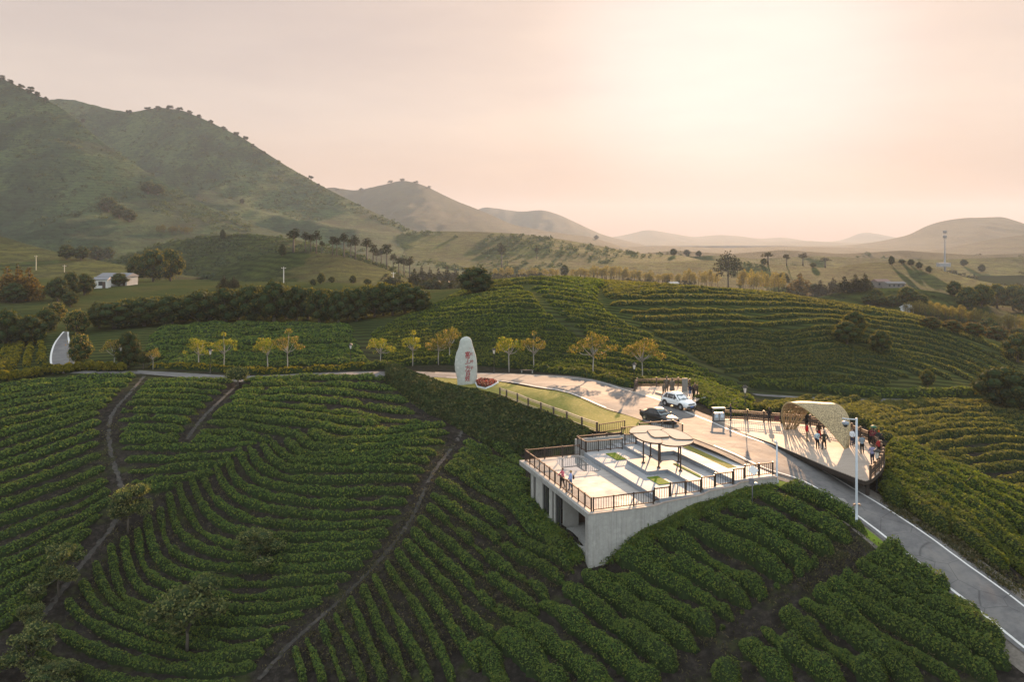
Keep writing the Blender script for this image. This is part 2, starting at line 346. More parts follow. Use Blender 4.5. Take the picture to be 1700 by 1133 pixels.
# ------------------------------------------------------------------ hills: ridge lines (photo pixel, distance) with a front slope, spurs and a back slope
def hill_mat(name, dark, mid, light, line=2.2, lf=.5):
    m, nt, nd, ln = new_mat(name); p = N(nt, 'ShaderNodeBsdfPrincipled'); v = pos(nt)
    a = ramp(nt, [(.30, dark), (.48, mid), (.60, light), (.75, mid)]); rv = N(nt, 'ShaderNodeMapping'); rv.inputs['Rotation'].default_value = (0, R(35), 0); rv.inputs['Scale'].default_value = (1, .5, .45); ln.new(v, rv.inputs['Vector'])
    ln.new(noi(nt, rv.outputs[0], .02, 10, .75), a.inputs[0])
    sx = N(nt, 'ShaderNodeSeparateXYZ'); ln.new(v, sx.inputs[0])
    # planting lines follow the contours
    ad = N(nt, 'ShaderNodeMath', operation='MULTIPLY_ADD'); ln.new(noi(nt, v, .03, 4), ad.inputs[0]); ad.inputs[1].default_value = 9.; ln.new(sx.outputs[2], ad.inputs[2])
    sn = N(nt, 'ShaderNodeMath', operation='MULTIPLY'); ln.new(ad.outputs[0], sn.inputs[0]); sn.inputs[1].default_value = 2 * math.pi / line
    s2 = N(nt, 'ShaderNodeMath', operation='SINE'); ln.new(sn.outputs[0], s2.inputs[0])
    mr = N(nt, 'ShaderNodeMapRange'); mr.inputs[1].default_value = -1; mr.inputs[3].default_value = 0; mr.inputs[4].default_value = lf; ln.new(s2.outputs[0], mr.inputs[0])
    c = mixc(nt, mr.outputs[0], a.outputs[0], (.012, .013, .007))
    sp = ramp(nt, [(.52, (0, 0, 0)), (.62, (1, 1, 1))]); ln.new(noi(nt, v, .16, 8, .85), sp.inputs[0])
    c = mixc(nt, sp.outputs[0], c, tuple(x * .55 for x in dark))
    ln.new(c, p.inputs['Base Color']); p.inputs['Roughness'].default_value = 1; p.inputs['Specular IOR Level'].default_value = .05
    ln.new(bump(nt, noi(nt, v, .22, 8, .8), 1., 5.), p.inputs['Normal'])
    out(nt, p.outputs[0]); return m
mh_near = hill_mat('tea slope', (.030, .042, .014), (.066, .092, .024), (.110, .135, .032), 2.0, .45)
mh_big = hill_mat('mountain scrub', (.014, .024, .016), (.042, .076, .036), (.085, .130, .050), 3.2, .25)
mh_far = hill_mat('far wooded hill', (.026, .032, .02), (.042, .052, .028), (.06, .066, .03), 8., .2)
HILLS = []; HGRID = []
def hill(name, crest, W, mat, zb=-16, spur=.25, seed=1, ppow=1.25, fr=6., back=.5, step=5, rough=.006, nt_=56):
    px = np.arange(crest[0][0], crest[-1][0] + step, step)
    ca = np.array([c[:3] if len(c) > 2 else (c[0], c[1], 0) for c in crest], float)
    pys = np.interp(px, ca[:, 0], ca[:, 1]); D = np.interp(px, ca[:, 0], ca[:, 2])
    k_d = 1.6 if D.max() > 1240 else (1.4 if crest[0][2] > 600 and name == 'mountain' else 1.); D = D * k_d; W = W * k_d
    k = np.ones(5) / 5; pad = lambda q: np.convolve(np.pad(q, 2, mode='edge'), k, 'valid')
    pys = pad(pys); D = pad(D)
    u = (px - CX) / F; zc = H - (pys - HY) / F * D
    t = np.concatenate([np.linspace(-back, 0, 14)[:-1], np.linspace(0, 1, nt_) ** 1.25])
    T, Uu = np.meshgrid(t, u, indexing='ij'); Dm = np.broadcast_to(D, T.shape); Zc_ = np.broadcast_to(zc, T.shape)
    WW = np.interp(px, ca[:, 0], [c[3] if len(c) > 3 else W for c in crest]); WW = np.broadcast_to(pad(WW), T.shape)
    Y = Dm - np.where(T > 0, T * WW, T * W); X = Uu * Dm + (Uu * Y - Uu * Dm) * .55
    g = np.where(T >= 0, np.clip(1 - T, 0, 1) ** ppow, 1 + T / back * .9)
    hh = Zc_ - zb
    env = np.where(T > 0, np.sin(np.pi * np.clip(T, 0, 1)) ** .8, 0)
    q = X * fr / W
    sp = np.abs(2 * fbm(q + T * .9, T * 1.3 + 3, seed, 4) - 1)
    Z = zb + hh * (g - spur * env * (sp - .06)) + hh * rough * 6 * env * (fbm(X * .06, Y * .06, seed + 5, 3) - .5)
    Z = Z + np.where(np.abs(T) < .2, (fbm(X * .09, Y * .09, seed + 2, 3) - .45) * hh * rough * 2, 0)
    n0, n1 = X.shape; idx = np.arange(n0 * n1).reshape(n0, n1)
    Qh = np.stack([idx[:-1, :-1], idx[:-1, 1:], idx[1:, 1:], idx[1:, :-1]], -1).reshape(-1, 4)[:, ::-1]
    o = link(name, npmesh(name, np.stack([X, Y, Z], -1), Qh, [mat], smooth=True)); tag(o, kind='structure')
    HGRID.append((name, np.stack([X, Y, Z], -1)[14:], D.mean()))
    from mathutils.bvhtree import BVHTree
    HILLS.append((BVHTree.FromPolygons([tuple(x) for x in np.stack([X, Y, Z], -1).reshape(-1, 3)], Qh.tolist()), o))
    return o
hill('mountain', [(-420,60,860),(-150,78,800),(0,128,760),(40,148,735),(80,166,715),(120,192,700),(170,236,670),(250,290,630),(330,336,590),(420,374,550),(520,402,510),(600,426,480),(690,470,450),(740,500,430)], 390, mh_big, spur=.46, seed=11, fr=5, ppow=1.3)
hill('mountain', [(-80,240,1050),(60,170,1040),(90,164,1030),(125,166,1010),(170,178,1000),(215,187,1000),(235,182,1000),(270,179,990),(300,182,985),(340,198,970),(400,227,940),(470,272,900),(540,312,860),(600,342,820),(690,386,760),(760,410,700),(830,440,650)], 520, mh_big, spur=.42, seed=23, fr=6, ppow=1.35)
hill('mountain', [(430,420,1700),(500,330,1700),(545,310,1700),(590,317,1700),(640,306,1680),(668,299,1680),(700,306,1660),(760,335,1640),(800,350,1600),(850,373,1560),(920,386,1500),(980,393,1450),(1040,412,1400)], 620, mh_far, spur=.3, seed=31, fr=7)
hill('mountain', [(700,410,2500),(800,343,2500),(830,347,2500),(865,352,2480),(900,348,2450),(930,357,2420),(965,374,2380),(1000,390,2350),(1060,405,2300)], 600, mh_far, spur=.3, seed=37, fr=7)
hill('far_hills', [(980,400,3600),(1040,390,3600),(1075,381,3600),(1110,387,3600),(1150,394,3600),(1195,390,3600),(1235,393,3600),(1260,397,3600),(1300,394,3600),(1350,402,3600),(1395,401,3800),(1432,385,3900),(1460,389,3900),(1500,397,3900),(1560,405,3900)], 700, mh_far, spur=.3, seed=41, fr=8)
hill('mountain', [(1360,420,1900),(1420,408,1900),(1470,399,1880),(1510,390,1850),(1540,374,1830),(1570,366,1820),(1600,362,1800),(1640,361,1800),(1668,360,1800),(1695,371,1780),(1760,378,1750),(1900,372,1750),(2100,400,1750)], 700, mh_far, spur=.3, seed=47, fr=6)
hill('hill', [(1480,428,1250),(1540,420,1250),(1590,409,1240),(1640,398,1230),(1700,390,1220),(1800,384,1220),(1950,400,1200)], 420, mh_far, spur=.3, seed=53, fr=6)
hill('hill', [(1000,412,1500),(1100,408,1500),(1200,412,1500),(1300,409,1500),(1400,411,1500),(1520,414,1500),(1640,420,1500)], 300, mh_far, zb=-20, spur=.2, seed=57, fr=9)
hill('hill', [(860,428,1150),(960,419,1150),(1040,424,1140),(1120,416,1140),(1210,422,1130),(1300,415,1130),(1400,422,1120),(1500,416,1120),(1620,424,1110),(1800,417,1110)], 220, mh_far, zb=-24, spur=.2, seed=91, fr=8)
hill('hill', [(1080,432,860),(1180,424,860),(1260,430,860),(1350,425,850),(1450,429,850),(1560,431,840),(1680,427,840),(1820,430,840)], 170, mh_near, zb=-24, spur=.2, seed=93, fr=6)
hill('far_hills', [(1000,404,3000),(1120,401,3000),(1240,404,3000),(1340,400,3000),(1420,404,3000),(1520,399,3000),(1640,404,3000),(1800,400,3000)], 420, mh_far, zb=-24, spur=.2, seed=95, fr=8)
hill('hill', [(560,400,980),(640,394,960),(690,385,940),(740,384,930),(800,385,920),(860,388,900),(910,394,880),(960,402,860),(1010,411,830),(1060,421,800),(1130,424,760),(1200,440,720)], 330, mh_near, zb=-16, spur=.12, seed=61, fr=4)
hill('hill', [(900,446,640),(960,441,640),(1040,437,640),(1100,436,630),(1170,432,620),(1250,437,600),(1300,440,590),(1380,446,560),(1420,438,540),(1470,435,530),(1510,432,520),(1555,447,500),(1620,465,480),(1700,480,470)], 170, mh_near, zb=-18, spur=.15, seed=67, fr=4)
hill('hill', [(150,440,520),(210,425,510),(280,402,500),(340,392,490),(400,388,480),(440,390,470),(490,398,460),(560,414,450),(640,440,440),(700,462,430)], 170, mh_near, zb=-8, spur=.15, seed=71, fr=3)
hill('hill', [(370,445,345),(420,428,342),(455,420,340),(480,416,338),(520,418,336),(560,423,334),(600,434,330),(640,447,326),(680,466,322),(720,490,318)], 80, mh_near, zb=-2, spur=.08, seed=73, fr=2, ppow=1.1, step=3)
hill('hill', [(-250,380,420),(-60,384,420),(0,392,415),(60,410,405),(120,425,395),(190,438,380),(260,450,370),(330,462,360)], 150, mh_near, zb=-2, spur=.2, seed=79, fr=3)
hill('hill', [(1330,505,330),(1380,488,330),(1440,479,325),(1500,478,320),(1560,485,315),(1620,500,310),(1700,530,300)], 60, mh_near, zb=-16, spur=.1, seed=83, fr=2, step=3)
def GH(px, py):
    """first surface (ground or hill) at a pixel"""
    g = G1(px, py); o = Vector((0, 0, H)); d = Vector(((px - CX) / F, 1, -(py - HY) / F)).normalized()
    best, bd = g, (g - o).length if g.y < 498 else 1e9
    for b, _ in HILLS:
        h = b.ray_cast(o, d, 9000)
        if h[0] is not None and h[3] < bd: best, bd = h[0], h[3]
    return best
# ------------------------------------------------------------------ air
m_haze, nt, nd, ln = new_mat('evening haze')
vp = N(nt, 'ShaderNodeVolumePrincipled'); vp.inputs['Color'].default_value = (.70, .80, .95, 1); vp.inputs['Density'].default_value = HAZE; vp.inputs['Anisotropy'].default_value = .10
ln.new(vp.outputs[0], N(nt, 'ShaderNodeOutputMaterial').inputs['Volume'])
HB = MB().box((0, 3650, 165), (11000, 9300, 400)).build('haze', m_haze); tag(HB, kind='stuff')
# ------------------------------------------------------------------ tea rows
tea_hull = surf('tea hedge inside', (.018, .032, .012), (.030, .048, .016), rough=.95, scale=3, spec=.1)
tea_dark = leaf('tea leaves deep green', [(0, (.036, .072, .026)), (.3, (.066, .112, .030)), (.7, (.105, .155, .034)), (.92, (.150, .190, .036)), (1, (.21, .22, .045))], .3, .45, .16, (.075, .085, .026))
tea_gold = leaf('tea leaves yellow green', [(0, (.036, .056, .014)), (.35, (.072, .104, .022)), (.65, (.115, .150, .028)), (.9, (.14, .17, .030)), (1, (.16, .175, .036))], .42, .5, .05, (.11, .095, .032))
tea_brown = leaf('tea leaves dull olive', [(0, (.042, .052, .018)), (.4, (.088, .098, .030)), (.75, (.125, .130, .038)), (1, (.145, .14, .04))], .5, .45, .035, (.125, .10, .045), 1.9)
tea_yellow = leaf('tea leaves autumn yellow', [(0, (.06, .065, .010)), (.5, (.14, .13, .015)), (1, (.26, .21, .02))], .4, .3, .2, (.07, .07, .02))
def resamp(P, n):
    P = np.asarray(P, float); s = np.r_[0, np.cumsum(np.linalg.norm(np.diff(P[:, :2], axis=0), axis=1))]
    t = np.linspace(0, s[-1], n); return np.stack([np.interp(t, s, P[:, i]) for i in range(P.shape[1])], -1)
def smoothline(P, it=2):
    P = np.asarray(P, float)
    for _ in range(it):
        Qn = np.empty((2 * len(P), P.shape[1])); Qn[0] = P[0]; Qn[-1] = P[-1]
        a = P[:-1]; b = P[1:]; Qn[1:-1:2] = a * .75 + b * .25; Qn[2:-1:2] = a * .25 + b * .75; P = Qn
    return P
def pxline(pl, n=40): return resamp(smoothline(G([p[0] for p in pl], [p[1] for p in pl])[:, :2]), n)
def leafquads(Pp, Nn, size, rng, asp=.62, rand=.42):
    """a folded leaf clump quad at every point, roughly facing Nn"""
    n = len(Pp); d = rng.normal(size=(n, 3)); d /= np.linalg.norm(d, axis=1)[:, None] + 1e-9
    nn = Nn * (1 - rand) + d * rand; nn /= np.linalg.norm(nn, axis=1)[:, None] + 1e-9
    r = rng.normal(size=(n, 3)); a = np.cross(nn, r); a /= np.linalg.norm(a, axis=1)[:, None] + 1e-9; b = np.cross(nn, a)
    s = (size * rng.uniform(.6, 1.35, n))[:, None]; a = a * s; b = b * s * asp
    V = np.stack([Pp - a, Pp - b * .9 + nn * s * .12, Pp + a, Pp + b * .9 + nn * s * .12], 1)
    return V.reshape(-1, 3)
def hedge_mesh(name, lines, w, h, ls, mat, seed, dens=1., lump=.9, gap=.0, var=.25):
    rng = np.random.RandomState(seed); Vs = []; Fs = []; Ms = []; base = 0; K = 7
    for li, L in enumerate(lines):
        seg = np.linalg.norm(np.diff(L, axis=0), axis=1).sum(); ds = max(.22, ls * 1.8)
        n = max(4, int(seg / ds)); P = resamp(L, n); s = np.linspace(0, seg, n)
        T = np.gradient(P, axis=0); T /= np.linalg.norm(T, axis=1)[:, None] + 1e-9; Nr = np.stack([-T[:, 1], T[:, 0]], -1)
        m = 1 + var * (2 * vnoise(s / lump, np.full(n, seed * 1.7 + li), 3) - 1) + var * .8 * (2 * vnoise(s / (lump * .37), np.full(n, seed * .7 + li), 4) - 1)
        m *= 1 - .45 * np.clip((vnoise(s / 4.5, np.full(n, seed * 2.3), 6) - .70) * 6, 0, 1)
        if gap: m *= np.where(vnoise(s / 1.6, np.full(n, seed * 3.1), 8) < gap, .35, 1)
        e = np.clip(np.minimum(s, seg - s) / (w * .6), 0, 1); m *= np.sqrt(np.maximum(e, .05))
        off = (vnoise(s / 3.5, np.full(n, seed + 50.), 5) - .5) * w * .35; P = P + Nr * off[:, None]
        z = hz(P[:, 0], P[:, 1])
        ph = np.linspace(-.15, math.pi + .15, K); cx = np.cos(ph); cz = np.maximum(np.sin(ph), -.1) ** 1 if False else np.sin(ph)
        cz = np.sign(cz) * np.abs(cz) ** .75
        j = 1 + .16 * (rng.rand(n, K) * 2 - 1)
        ow = (cx[None] * w * .5 * m[:, None] * j * .86); oh = (cz[None] * h * m[:, None] * j * .88)
        V = np.empty((n, K, 3)); V[..., :2] = P[:, None] + Nr[:, None] * ow[..., None]; V[..., 2] = z[:, None] + oh - .05
        ii = np.arange(n * K).reshape(n, K)
        Fq = np.stack([ii[:-1, :-1], ii[1:, :-1], ii[1:, 1:], ii[:-1, 1:]], -1).reshape(-1, 4)
        Vs.append(V.reshape(-1, 3)); Fs.append(Fq + base); Ms.append(np.zeros(len(Fq), np.int32)); base += n * K
        b0 = base - n * K
        for r in (0, n - 1):   # close both ends
            c = np.r_[P[r], z[r] + h * m[r] * .4]; Vs.append(np.stack([c, c + [0, 0, -.1]])); q = ii[r] + b0
            Fs.append(np.stack([q[:-1], q[1:], np.full(K - 1, base), np.full(K - 1, base + 1)], -1)); Ms.append(np.zeros(K - 1, np.int32)); base += 2
        nl = int(seg * dens * (w * 1.1 + 2 * h) * .80 / (ls * ls * 1.5))
        si = rng.rand(nl) * (n - 1); i0 = si.astype(int); fr = si - i0; i1 = np.minimum(i0 + 1, n - 1)
        lerp = lambda A: A[i0] * (1 - fr)[..., None] + A[i1] * fr[..., None] if A.ndim > 1 else A[i0] * (1 - fr) + A[i1] * fr
        a = math.pi / 2 + (rng.beta(1.15, 1.15, nl) - .5) * math.pi * .93; mm = lerp(m) * rng.uniform(.86, 1.10, nl); Pn = lerp(P); Nn = lerp(Nr)
        ow = np.cos(a) * w * .5 * mm; oh = np.sin(a) ** .75 * h * mm
        LP = np.empty((nl, 3)); LP[:, :2] = Pn + Nn * ow[:, None]; LP[:, 2] = lerp(z) + oh
        LN = np.empty((nl, 3)); LN[:, :2] = Nn * np.cos(a)[:, None]; LN[:, 2] = np.sin(a) + .25
        LV = leafquads(LP, LN, np.full(nl, ls), rng)
        Vs.append(LV); Fs.append(np.arange(nl * 4).reshape(-1, 4) + base); Ms.append(np.ones(nl, np.int32)); base += nl * 4
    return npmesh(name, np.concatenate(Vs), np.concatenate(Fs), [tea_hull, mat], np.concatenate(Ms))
PATHS = [([(395,640),(360,672),(332,700),(310,730)], .95), ([(240,625),(215,655),(182,690),(180,730),(188,770),(205,815),(200,860),(150,920),(100,985),(60,1040),(10,1110)], 1.05),
         ([(775,700),(752,745),(715,790),(692,850),(655,905),(600,965),(540,1020),(480,1070),(430,1130)], .85), ([(1452,900),(1375,955),(1320,985),(1250,1030),(1190,1080),(1140,1130)], .8),
         ([(873,478),(900,505),(925,530),(955,550),(975,568)], .9), ([(590,540),(610,570),(630,605)], .8)]
PW = [(pxline(p, 120), hw) for p, hw in PATHS]
def cut(L):
    """pieces of a row left over by the footpaths"""
    keep = np.ones(len(L), bool)
    for Pl, hw in PW:
        d = np.sqrt(((L[:, None] - Pl[None]) ** 2).sum(-1)).min(1); keep &= d > hw
    out_ = []; cur = []
    for p, k in zip(L, keep):
        if k: cur.append(p)
        else:
            if len(cur) > 4: out_.append(np.array(cur))
            cur = []
    if len(cur) > 4: out_.append(np.array(cur))
    return out_
ROWSEED = [100]; NROWS = [0]
def field(guides, counts, ratio, h, mat, label, group, order='from the top', lump=.9, var=.18, dens=1., gap=0., rev=False, wmax=2.4, cutp=True, ext=(0., 0.), keepshape=True):
    Gs = [pxline(g) for g in guides]; rows = []
    d = np.array([np.linalg.norm(Gs[i + 1] - Gs[i], axis=1).mean() for i in range(len(Gs) - 1)]); cum = np.r_[0, np.cumsum(d)]; nrow = sum(counts) + 1
    de = np.array(counts) / d; de = np.convolve(np.pad(de, 1, mode='edge'), [.3, .4, .3], 'valid'); xs = np.linspace(0, cum[-1], 400)
    dn = np.interp(xs, (cum[:-1] + cum[1:]) / 2, de); cd = np.r_[0, np.cumsum((dn[1:] + dn[:-1]) / 2)]; cd /= cd[-1]
    for q0 in np.linspace(0, 1, nrow):
        q = np.interp(q0, cd, xs); i = min(np.searchsorted(cum, q, side='right') - 1, len(Gs) - 2); f = (q - cum[i]) / d[i]
        rows.append((Gs[i] * (1 - f) + Gs[i + 1] * f, 1 / np.interp(q, xs, dn) ))
    if rev: rows = rows[::-1]
    rng = np.random.RandomState(ROWSEED[0])
    for i, (L, sp) in enumerate(rows):
        d0 = L[0] - L[1]; d1 = L[-1] - L[-2]; L = np.concatenate([[L[0] + d0 / np.linalg.norm(d0) * ext[0]], L, [L[-1] + d1 / np.linalg.norm(d1) * ext[1]]]) if max(ext) > 0 else L
        n = len(L); L = resamp(L, 160)
        a, b = rng.uniform(0, .02), rng.uniform(0, .02); L = L[int(a * 160):160 - int(b * 160)]
        ROWSEED[0] += 1
        pieces = cut(L) if cutp else [L]
        if not pieces: continue
        w_ = min(sp * ratio, wmax); d = np.hypot(*L.mean(0)); ls = float(np.clip(.00145 * d, .075, .40))
        me = hedge_mesh('tea_hedge', pieces, w_, h, ls, mat, ROWSEED[0], dens, lump, gap, var)
        o = link('tea_hedge', me); tag(o, f'{label}, {nth(i)} row {order}', 'tea hedge', group); NROWS[0] += 1
A_g = [[(-170,695),(-30,650),(60,636),(150,630),(232,627)], [(-170,745),(-30,700),(60,680),(130,668),(195,658)], [(-170,797),(-30,752),(60,722),(120,702),(168,685)], [(-170,865),(-30,820),(60,790),(120,765),(172,745)], [(-170,930),(-30,885),(60,855),(130,830),(178,805)],
       [(-170,1000),(-30,940),(60,903),(130,868),(185,835)], [(-170,1070),(-30,1010),(40,972),(90,940),(140,905)], [(-170,1130),(-30,1070),(10,1040),(40,1015),(75,985)]]
field(A_g, (4,3,3,3,2,3,2), .46, .72, tea_dark, 'dark tea hedge in the field left of the gully', 'tea rows left of the gully')
B_g = [[(240,637),(300,634),(385,636)], [(222,655),(290,654),(365,660)], [(190,685),(250,682),(335,690)], [(188,720),(250,718),(318,725)], [(188,740),(260,740),(340,738),(430,732)], [(192,770),(260,770),(340,762),(410,758)], [(207,800),(260,800),(320,792),(370,780)], [(228,815),(260,815),(300,808)]]
field(B_g, (2,3,3,1,2,2,1), .5, .65, tea_dark, 'tea hedge between the two dirt paths', 'tea rows between the dirt paths', gap=.18)
C_g = [[(405,634),(500,630),(640,632)], [(385,652),(480,650),(580,655),(680,668)], [(360,672),(460,675),(540,684),(620,700),(700,702)], [(345,695),(420,700),(500,712),(540,718)], [(330,715),(400,722),(450,735)]]
field(C_g, (2,2,2,2), .52, .7, tea_dark, 'tea hedge in the field below the upper road', 'tea rows below the road', gap=.15)
D_g = [[(540,712),(570,720),(620,722),(690,714),(740,708)], [(505,722),(530,748),(600,745),(680,735),(748,727)], [(470,735),(492,752),(520,765),(600,763),(680,755),(730,760)], [(428,738),(445,770),(480,787),(560,790),(640,785),(705,788)], [(392,750),(412,792),(450,815),(540,826),(620,824),(690,822)],
       [(345,770),(365,820),(410,850),(500,868),(580,868),(665,860)], [(300,800),(318,862),(360,895),(430,915),(540,912),(640,905)], [(262,850),(275,915),(320,945),(420,952),(520,952),(612,943)], [(225,880),(232,950),(280,985),(380,1000),(480,995),(560,985)],
       [(180,910),(190,985),(235,1018),(330,1040),(420,1040),(505,1025)], [(130,965),(160,1015),(215,1045),(320,1075),(400,1080),(460,1065)], [(90,1030),(135,1068),(200,1095),(300,1110),(380,1115),(430,1105)], [(50,1075),(110,1115),(190,1135),(300,1150),(400,1147)]]
field(D_g, (1,2,2,2,2,3,2,2,2,2,2,1), .5, .7, tea_dark, 'curved tea hedge in the central horseshoe terraces', 'curved tea rows in the middle field', var=.2)
E_g = [[(770,708),(830,742),(868,772)], [(755,743),(823,780),(870,812)], [(735,775),(790,808),(850,845),(905,893),(955,928)], [(715,815),(770,850),(830,890),(890,935),(955,975)], [(700,855),(745,895),(800,935),(850,972),(900,1012)], [(675,890),(720,935),(770,985),(820,1035),(870,1060)],
       [(650,922),(680,967),(715,1020),(745,1075),(775,1140)], [(610,955),(635,1000),(660,1050),(690,1100),(710,1145)], [(565,990),(585,1035),(607,1080),(632,1145)], [(520,1030),(540,1070),(555,1105),(570,1145)], [(480,1070),(495,1098),(505,1145)]]
field(E_g, (2,2,2,2,2,2,2,2,2,2), .46, .75, tea_dark, 'slanting tea hedge between footpath and building', 'slanting tea rows in the centre', 'from the top right', gap=.16, lump=.9, var=.2)
F_g = [[(1300,812),(1340,825),(1390,850),(1440,893)], [(1235,834),(1290,855),(1350,880),(1410,920)], [(1180,854),(1240,878),(1300,910),(1365,947)], [(1125,880),(1180,905),(1240,935),(1300,985)], [(1070,907),(1130,935),(1200,972),(1262,1012)], [(1010,937),(1070,965),(1140,1005),(1215,1050)],
       [(978,957),(1030,990),(1090,1028),(1175,1080)], [(930,985),(990,1020),(1050,1062),(1120,1120)], [(895,1010),(950,1048),(1010,1090),(1070,1145)], [(860,1035),(910,1070),(960,1105),(1010,1150)], [(830,1060),(870,1090),(910,1120),(940,1150)], [(785,1075),(810,1105),(840,1150)]]
field(F_g, (1,2,1,2,1,2,1,1,1,1,1), .68, 1.15, tea_dark, 'bushy tea hedge below the long concrete wall', 'tea rows below the building', 'from the top right', lump=1.3, var=.23, ext=(.2, 1.0))
G_g = [[(1458,902),(1480,914),(1500,927)], [(1438,912),(1490,938),(1540,965),(1588,992)], [(1390,932),(1460,970),(1540,1012),(1620,1056),(1670,1086)], [(1345,958),(1430,1005),(1520,1055),(1600,1100),(1660,1140)], [(1306,990),(1380,1040),(1450,1085),(1530,1145)], [(1262,1025),(1320,1070),(1380,1110),(1420,1145)], [(1215,1060),(1255,1095),(1310,1145)], [(1170,1100),(1220,1145)]]
field(G_g, (1,2,2,2,2,1,1), .68, 1.15, tea_dark, 'thick tea hedge in the bottom right field', 'tea rows left of the lower road', 'from the road', lump=1.3, var=.22, ext=(1.1, .3))
H_g = [[(1474,744),(1530,768),(1620,803),(1720,845),(1860,915)], [(1470,762),(1530,790),(1610,835),(1720,890),(1860,965)], [(1468,785),(1510,815),(1570,858),(1640,905),(1720,962),(1840,1050)], [(1470,800),(1497,835),(1534,862),(1566,885)], [(1466,814),(1480,830),(1494,848)]]
field(H_g, (3,3,2,1), .74, 1.25, tea_gold, 'dense tea hedge right of the lower road', 'tea rows right of the road', 'from the slope crest', lump=1.4, var=.16)
K0 = [[(1252,682),(1290,674),(1345,662)], [(1290,688),(1330,676),(1385,661)], [(1385,692),(1420,678),(1455,665)], [(1418,702),(1470,681),(1530,669),(1600,668),(1660,672),(1720,680),(1860,700)], [(1440,716),(1515,703),(1594,695),(1660,698),(1720,704),(1860,722)], [(1470,734),(1541,720),(1620,712),(1720,724),(1860,746)], [(1520,754),(1594,743),(1650,738),(1720,742),(1860,765)], [(1560,772),(1630,765),(1720,765),(1860,786)], [(1610,792),(1660,786),(1720,785),(1860,808)], [(1660,816),(1720,808),(1860,832)]]
field(K0, (2,3,3,3,3,2,2,2,1), .5, .85, tea_brown, 'long tea hedge in the hollow behind the deck', 'tea rows in the hollow', 'from the top', lump=1.5, var=.16)
L_g = [[(1160,634),(1200,652),(1250,668)], [(1150,644),(1195,668),(1240,690)], [(1160,662),(1190,682),(1212,692)]]
field(L_g, (3,3), .7, .9, tea_gold, 'short tea hedge on the bank behind the white car', 'tea rows on the bank behind the white car')
M_g = [[(640,601),(750,594),(880,602),(1000,626),(1090,642),(1180,650),(1235,646)], [(620,580),(740,570),(880,575),(1000,590),(1100,608),(1175,620)], [(605,562),(720,550),(850,550),(980,560),(1070,577),(1125,586)], [(640,541),(720,528),(850,525),(960,530),(1055,548)], [(690,517),(780,503),(880,500),(960,508),(1005,518)], [(740,496),(820,482),(900,478),(990,492)], [(800,476),(870,466),(930,463),(1000,470)]]
field(M_g, (5,5,4,5,4,4), .5, .85, tea_gold, 'bright tea hedge on the hill above the stone', 'tea rows on the sunlit hill', 'from the road up', lump=1.6, var=.16)
N_g = [[(1250,642),(1320,634),(1400,636),(1470,642)], [(1190,612),(1300,608),(1420,612),(1500,629)], [(1135,583),(1250,578),(1400,580),(1520,592),(1600,612),(1650,640)], [(1080,555),(1200,548),(1350,548),(1480,556),(1580,575),(1660,605),(1700,640)], [(1022,521),(1150,518),(1300,518),(1420,525),(1530,540),(1620,565),(1690,596)], [(1008,496),(1120,495),(1250,497),(1380,508),(1480,522),(1560,540),(1645,570)], [(1000,473),(1100,476),(1210,484),(1300,491),(1400,508),(1480,520),(1560,538)]]
field(N_g, (5,5,5,5,4,4), .48, .85, tea_brown, 'olive tea hedge on the broad hill behind the deck', 'tea rows on the broad hill', 'from the hollow up', lump=1.6, var=.16)
P_g = [[(255,606),(350,608),(450,611),(618,604)], [(240,582),(350,581),(450,583),(598,579)], [(245,562),(350,557),(480,557),(588,553)], [(260,547),(350,541),(480,542),(578,541)]]
field(P_g, (3,3,2), .52, .9, tea_dark, 'tea hedge on the slope behind the roadside trees', 'tea rows behind the roadside trees', 'from the road up', lump=1.5, var=.18)
Q_g = [[(70,556),(68,580),(70,608)], [(45,560),(32,590),(22,618)], [(20,572),(0,600),(-20,625)]]
field(Q_g, (2,2), .6, 1.0, tea_yellow, 'yellow green tea hedge left of the curving lane', 'yellow tea rows by the lane', 'from the lane', lump=1.2)
def single(pl, w_, h, mat, label, group=None, name='clipped_hedge', n=200, **k):
    L = resamp(smoothline(G([p[0] for p in pl], [p[1] for p in pl])[:, :2]), n); ROWSEED[0] += 1
    d = np.hypot(*L.mean(0)); o = link(name, hedge_mesh(name, [L], w_, h, float(np.clip(.002 * d, .12, .42)), mat, ROWSEED[0], **k)); tag(o, label, 'hedge', group); return o
single([(600,614),(660,608),(740,604),(800,606),(870,612),(940,621),(1000,632),(1050,645)], 1.6, 1.1, tea_gold, 'low bright hedge lining the back of the road behind the standing stone')
single([(250,610),(300,613),(380,619),(470,622),(560,616),(610,612)], 1.2, .9, tea_yellow, 'low yellow hedge lining the road under the roadside trees at left')
single([(1246,644),(1343,648),(1435,660),(1541,662),(1642,656)], 2.2, 1.6, tea_gold, 'tall clipped hedge along the path in the hollow', lump=2., var=.1)
single([(1060,640),(1100,634),(1150,640),(1165,650)], 1.6, 1.0, tea_gold, 'low hedge around the back of the small statue deck')
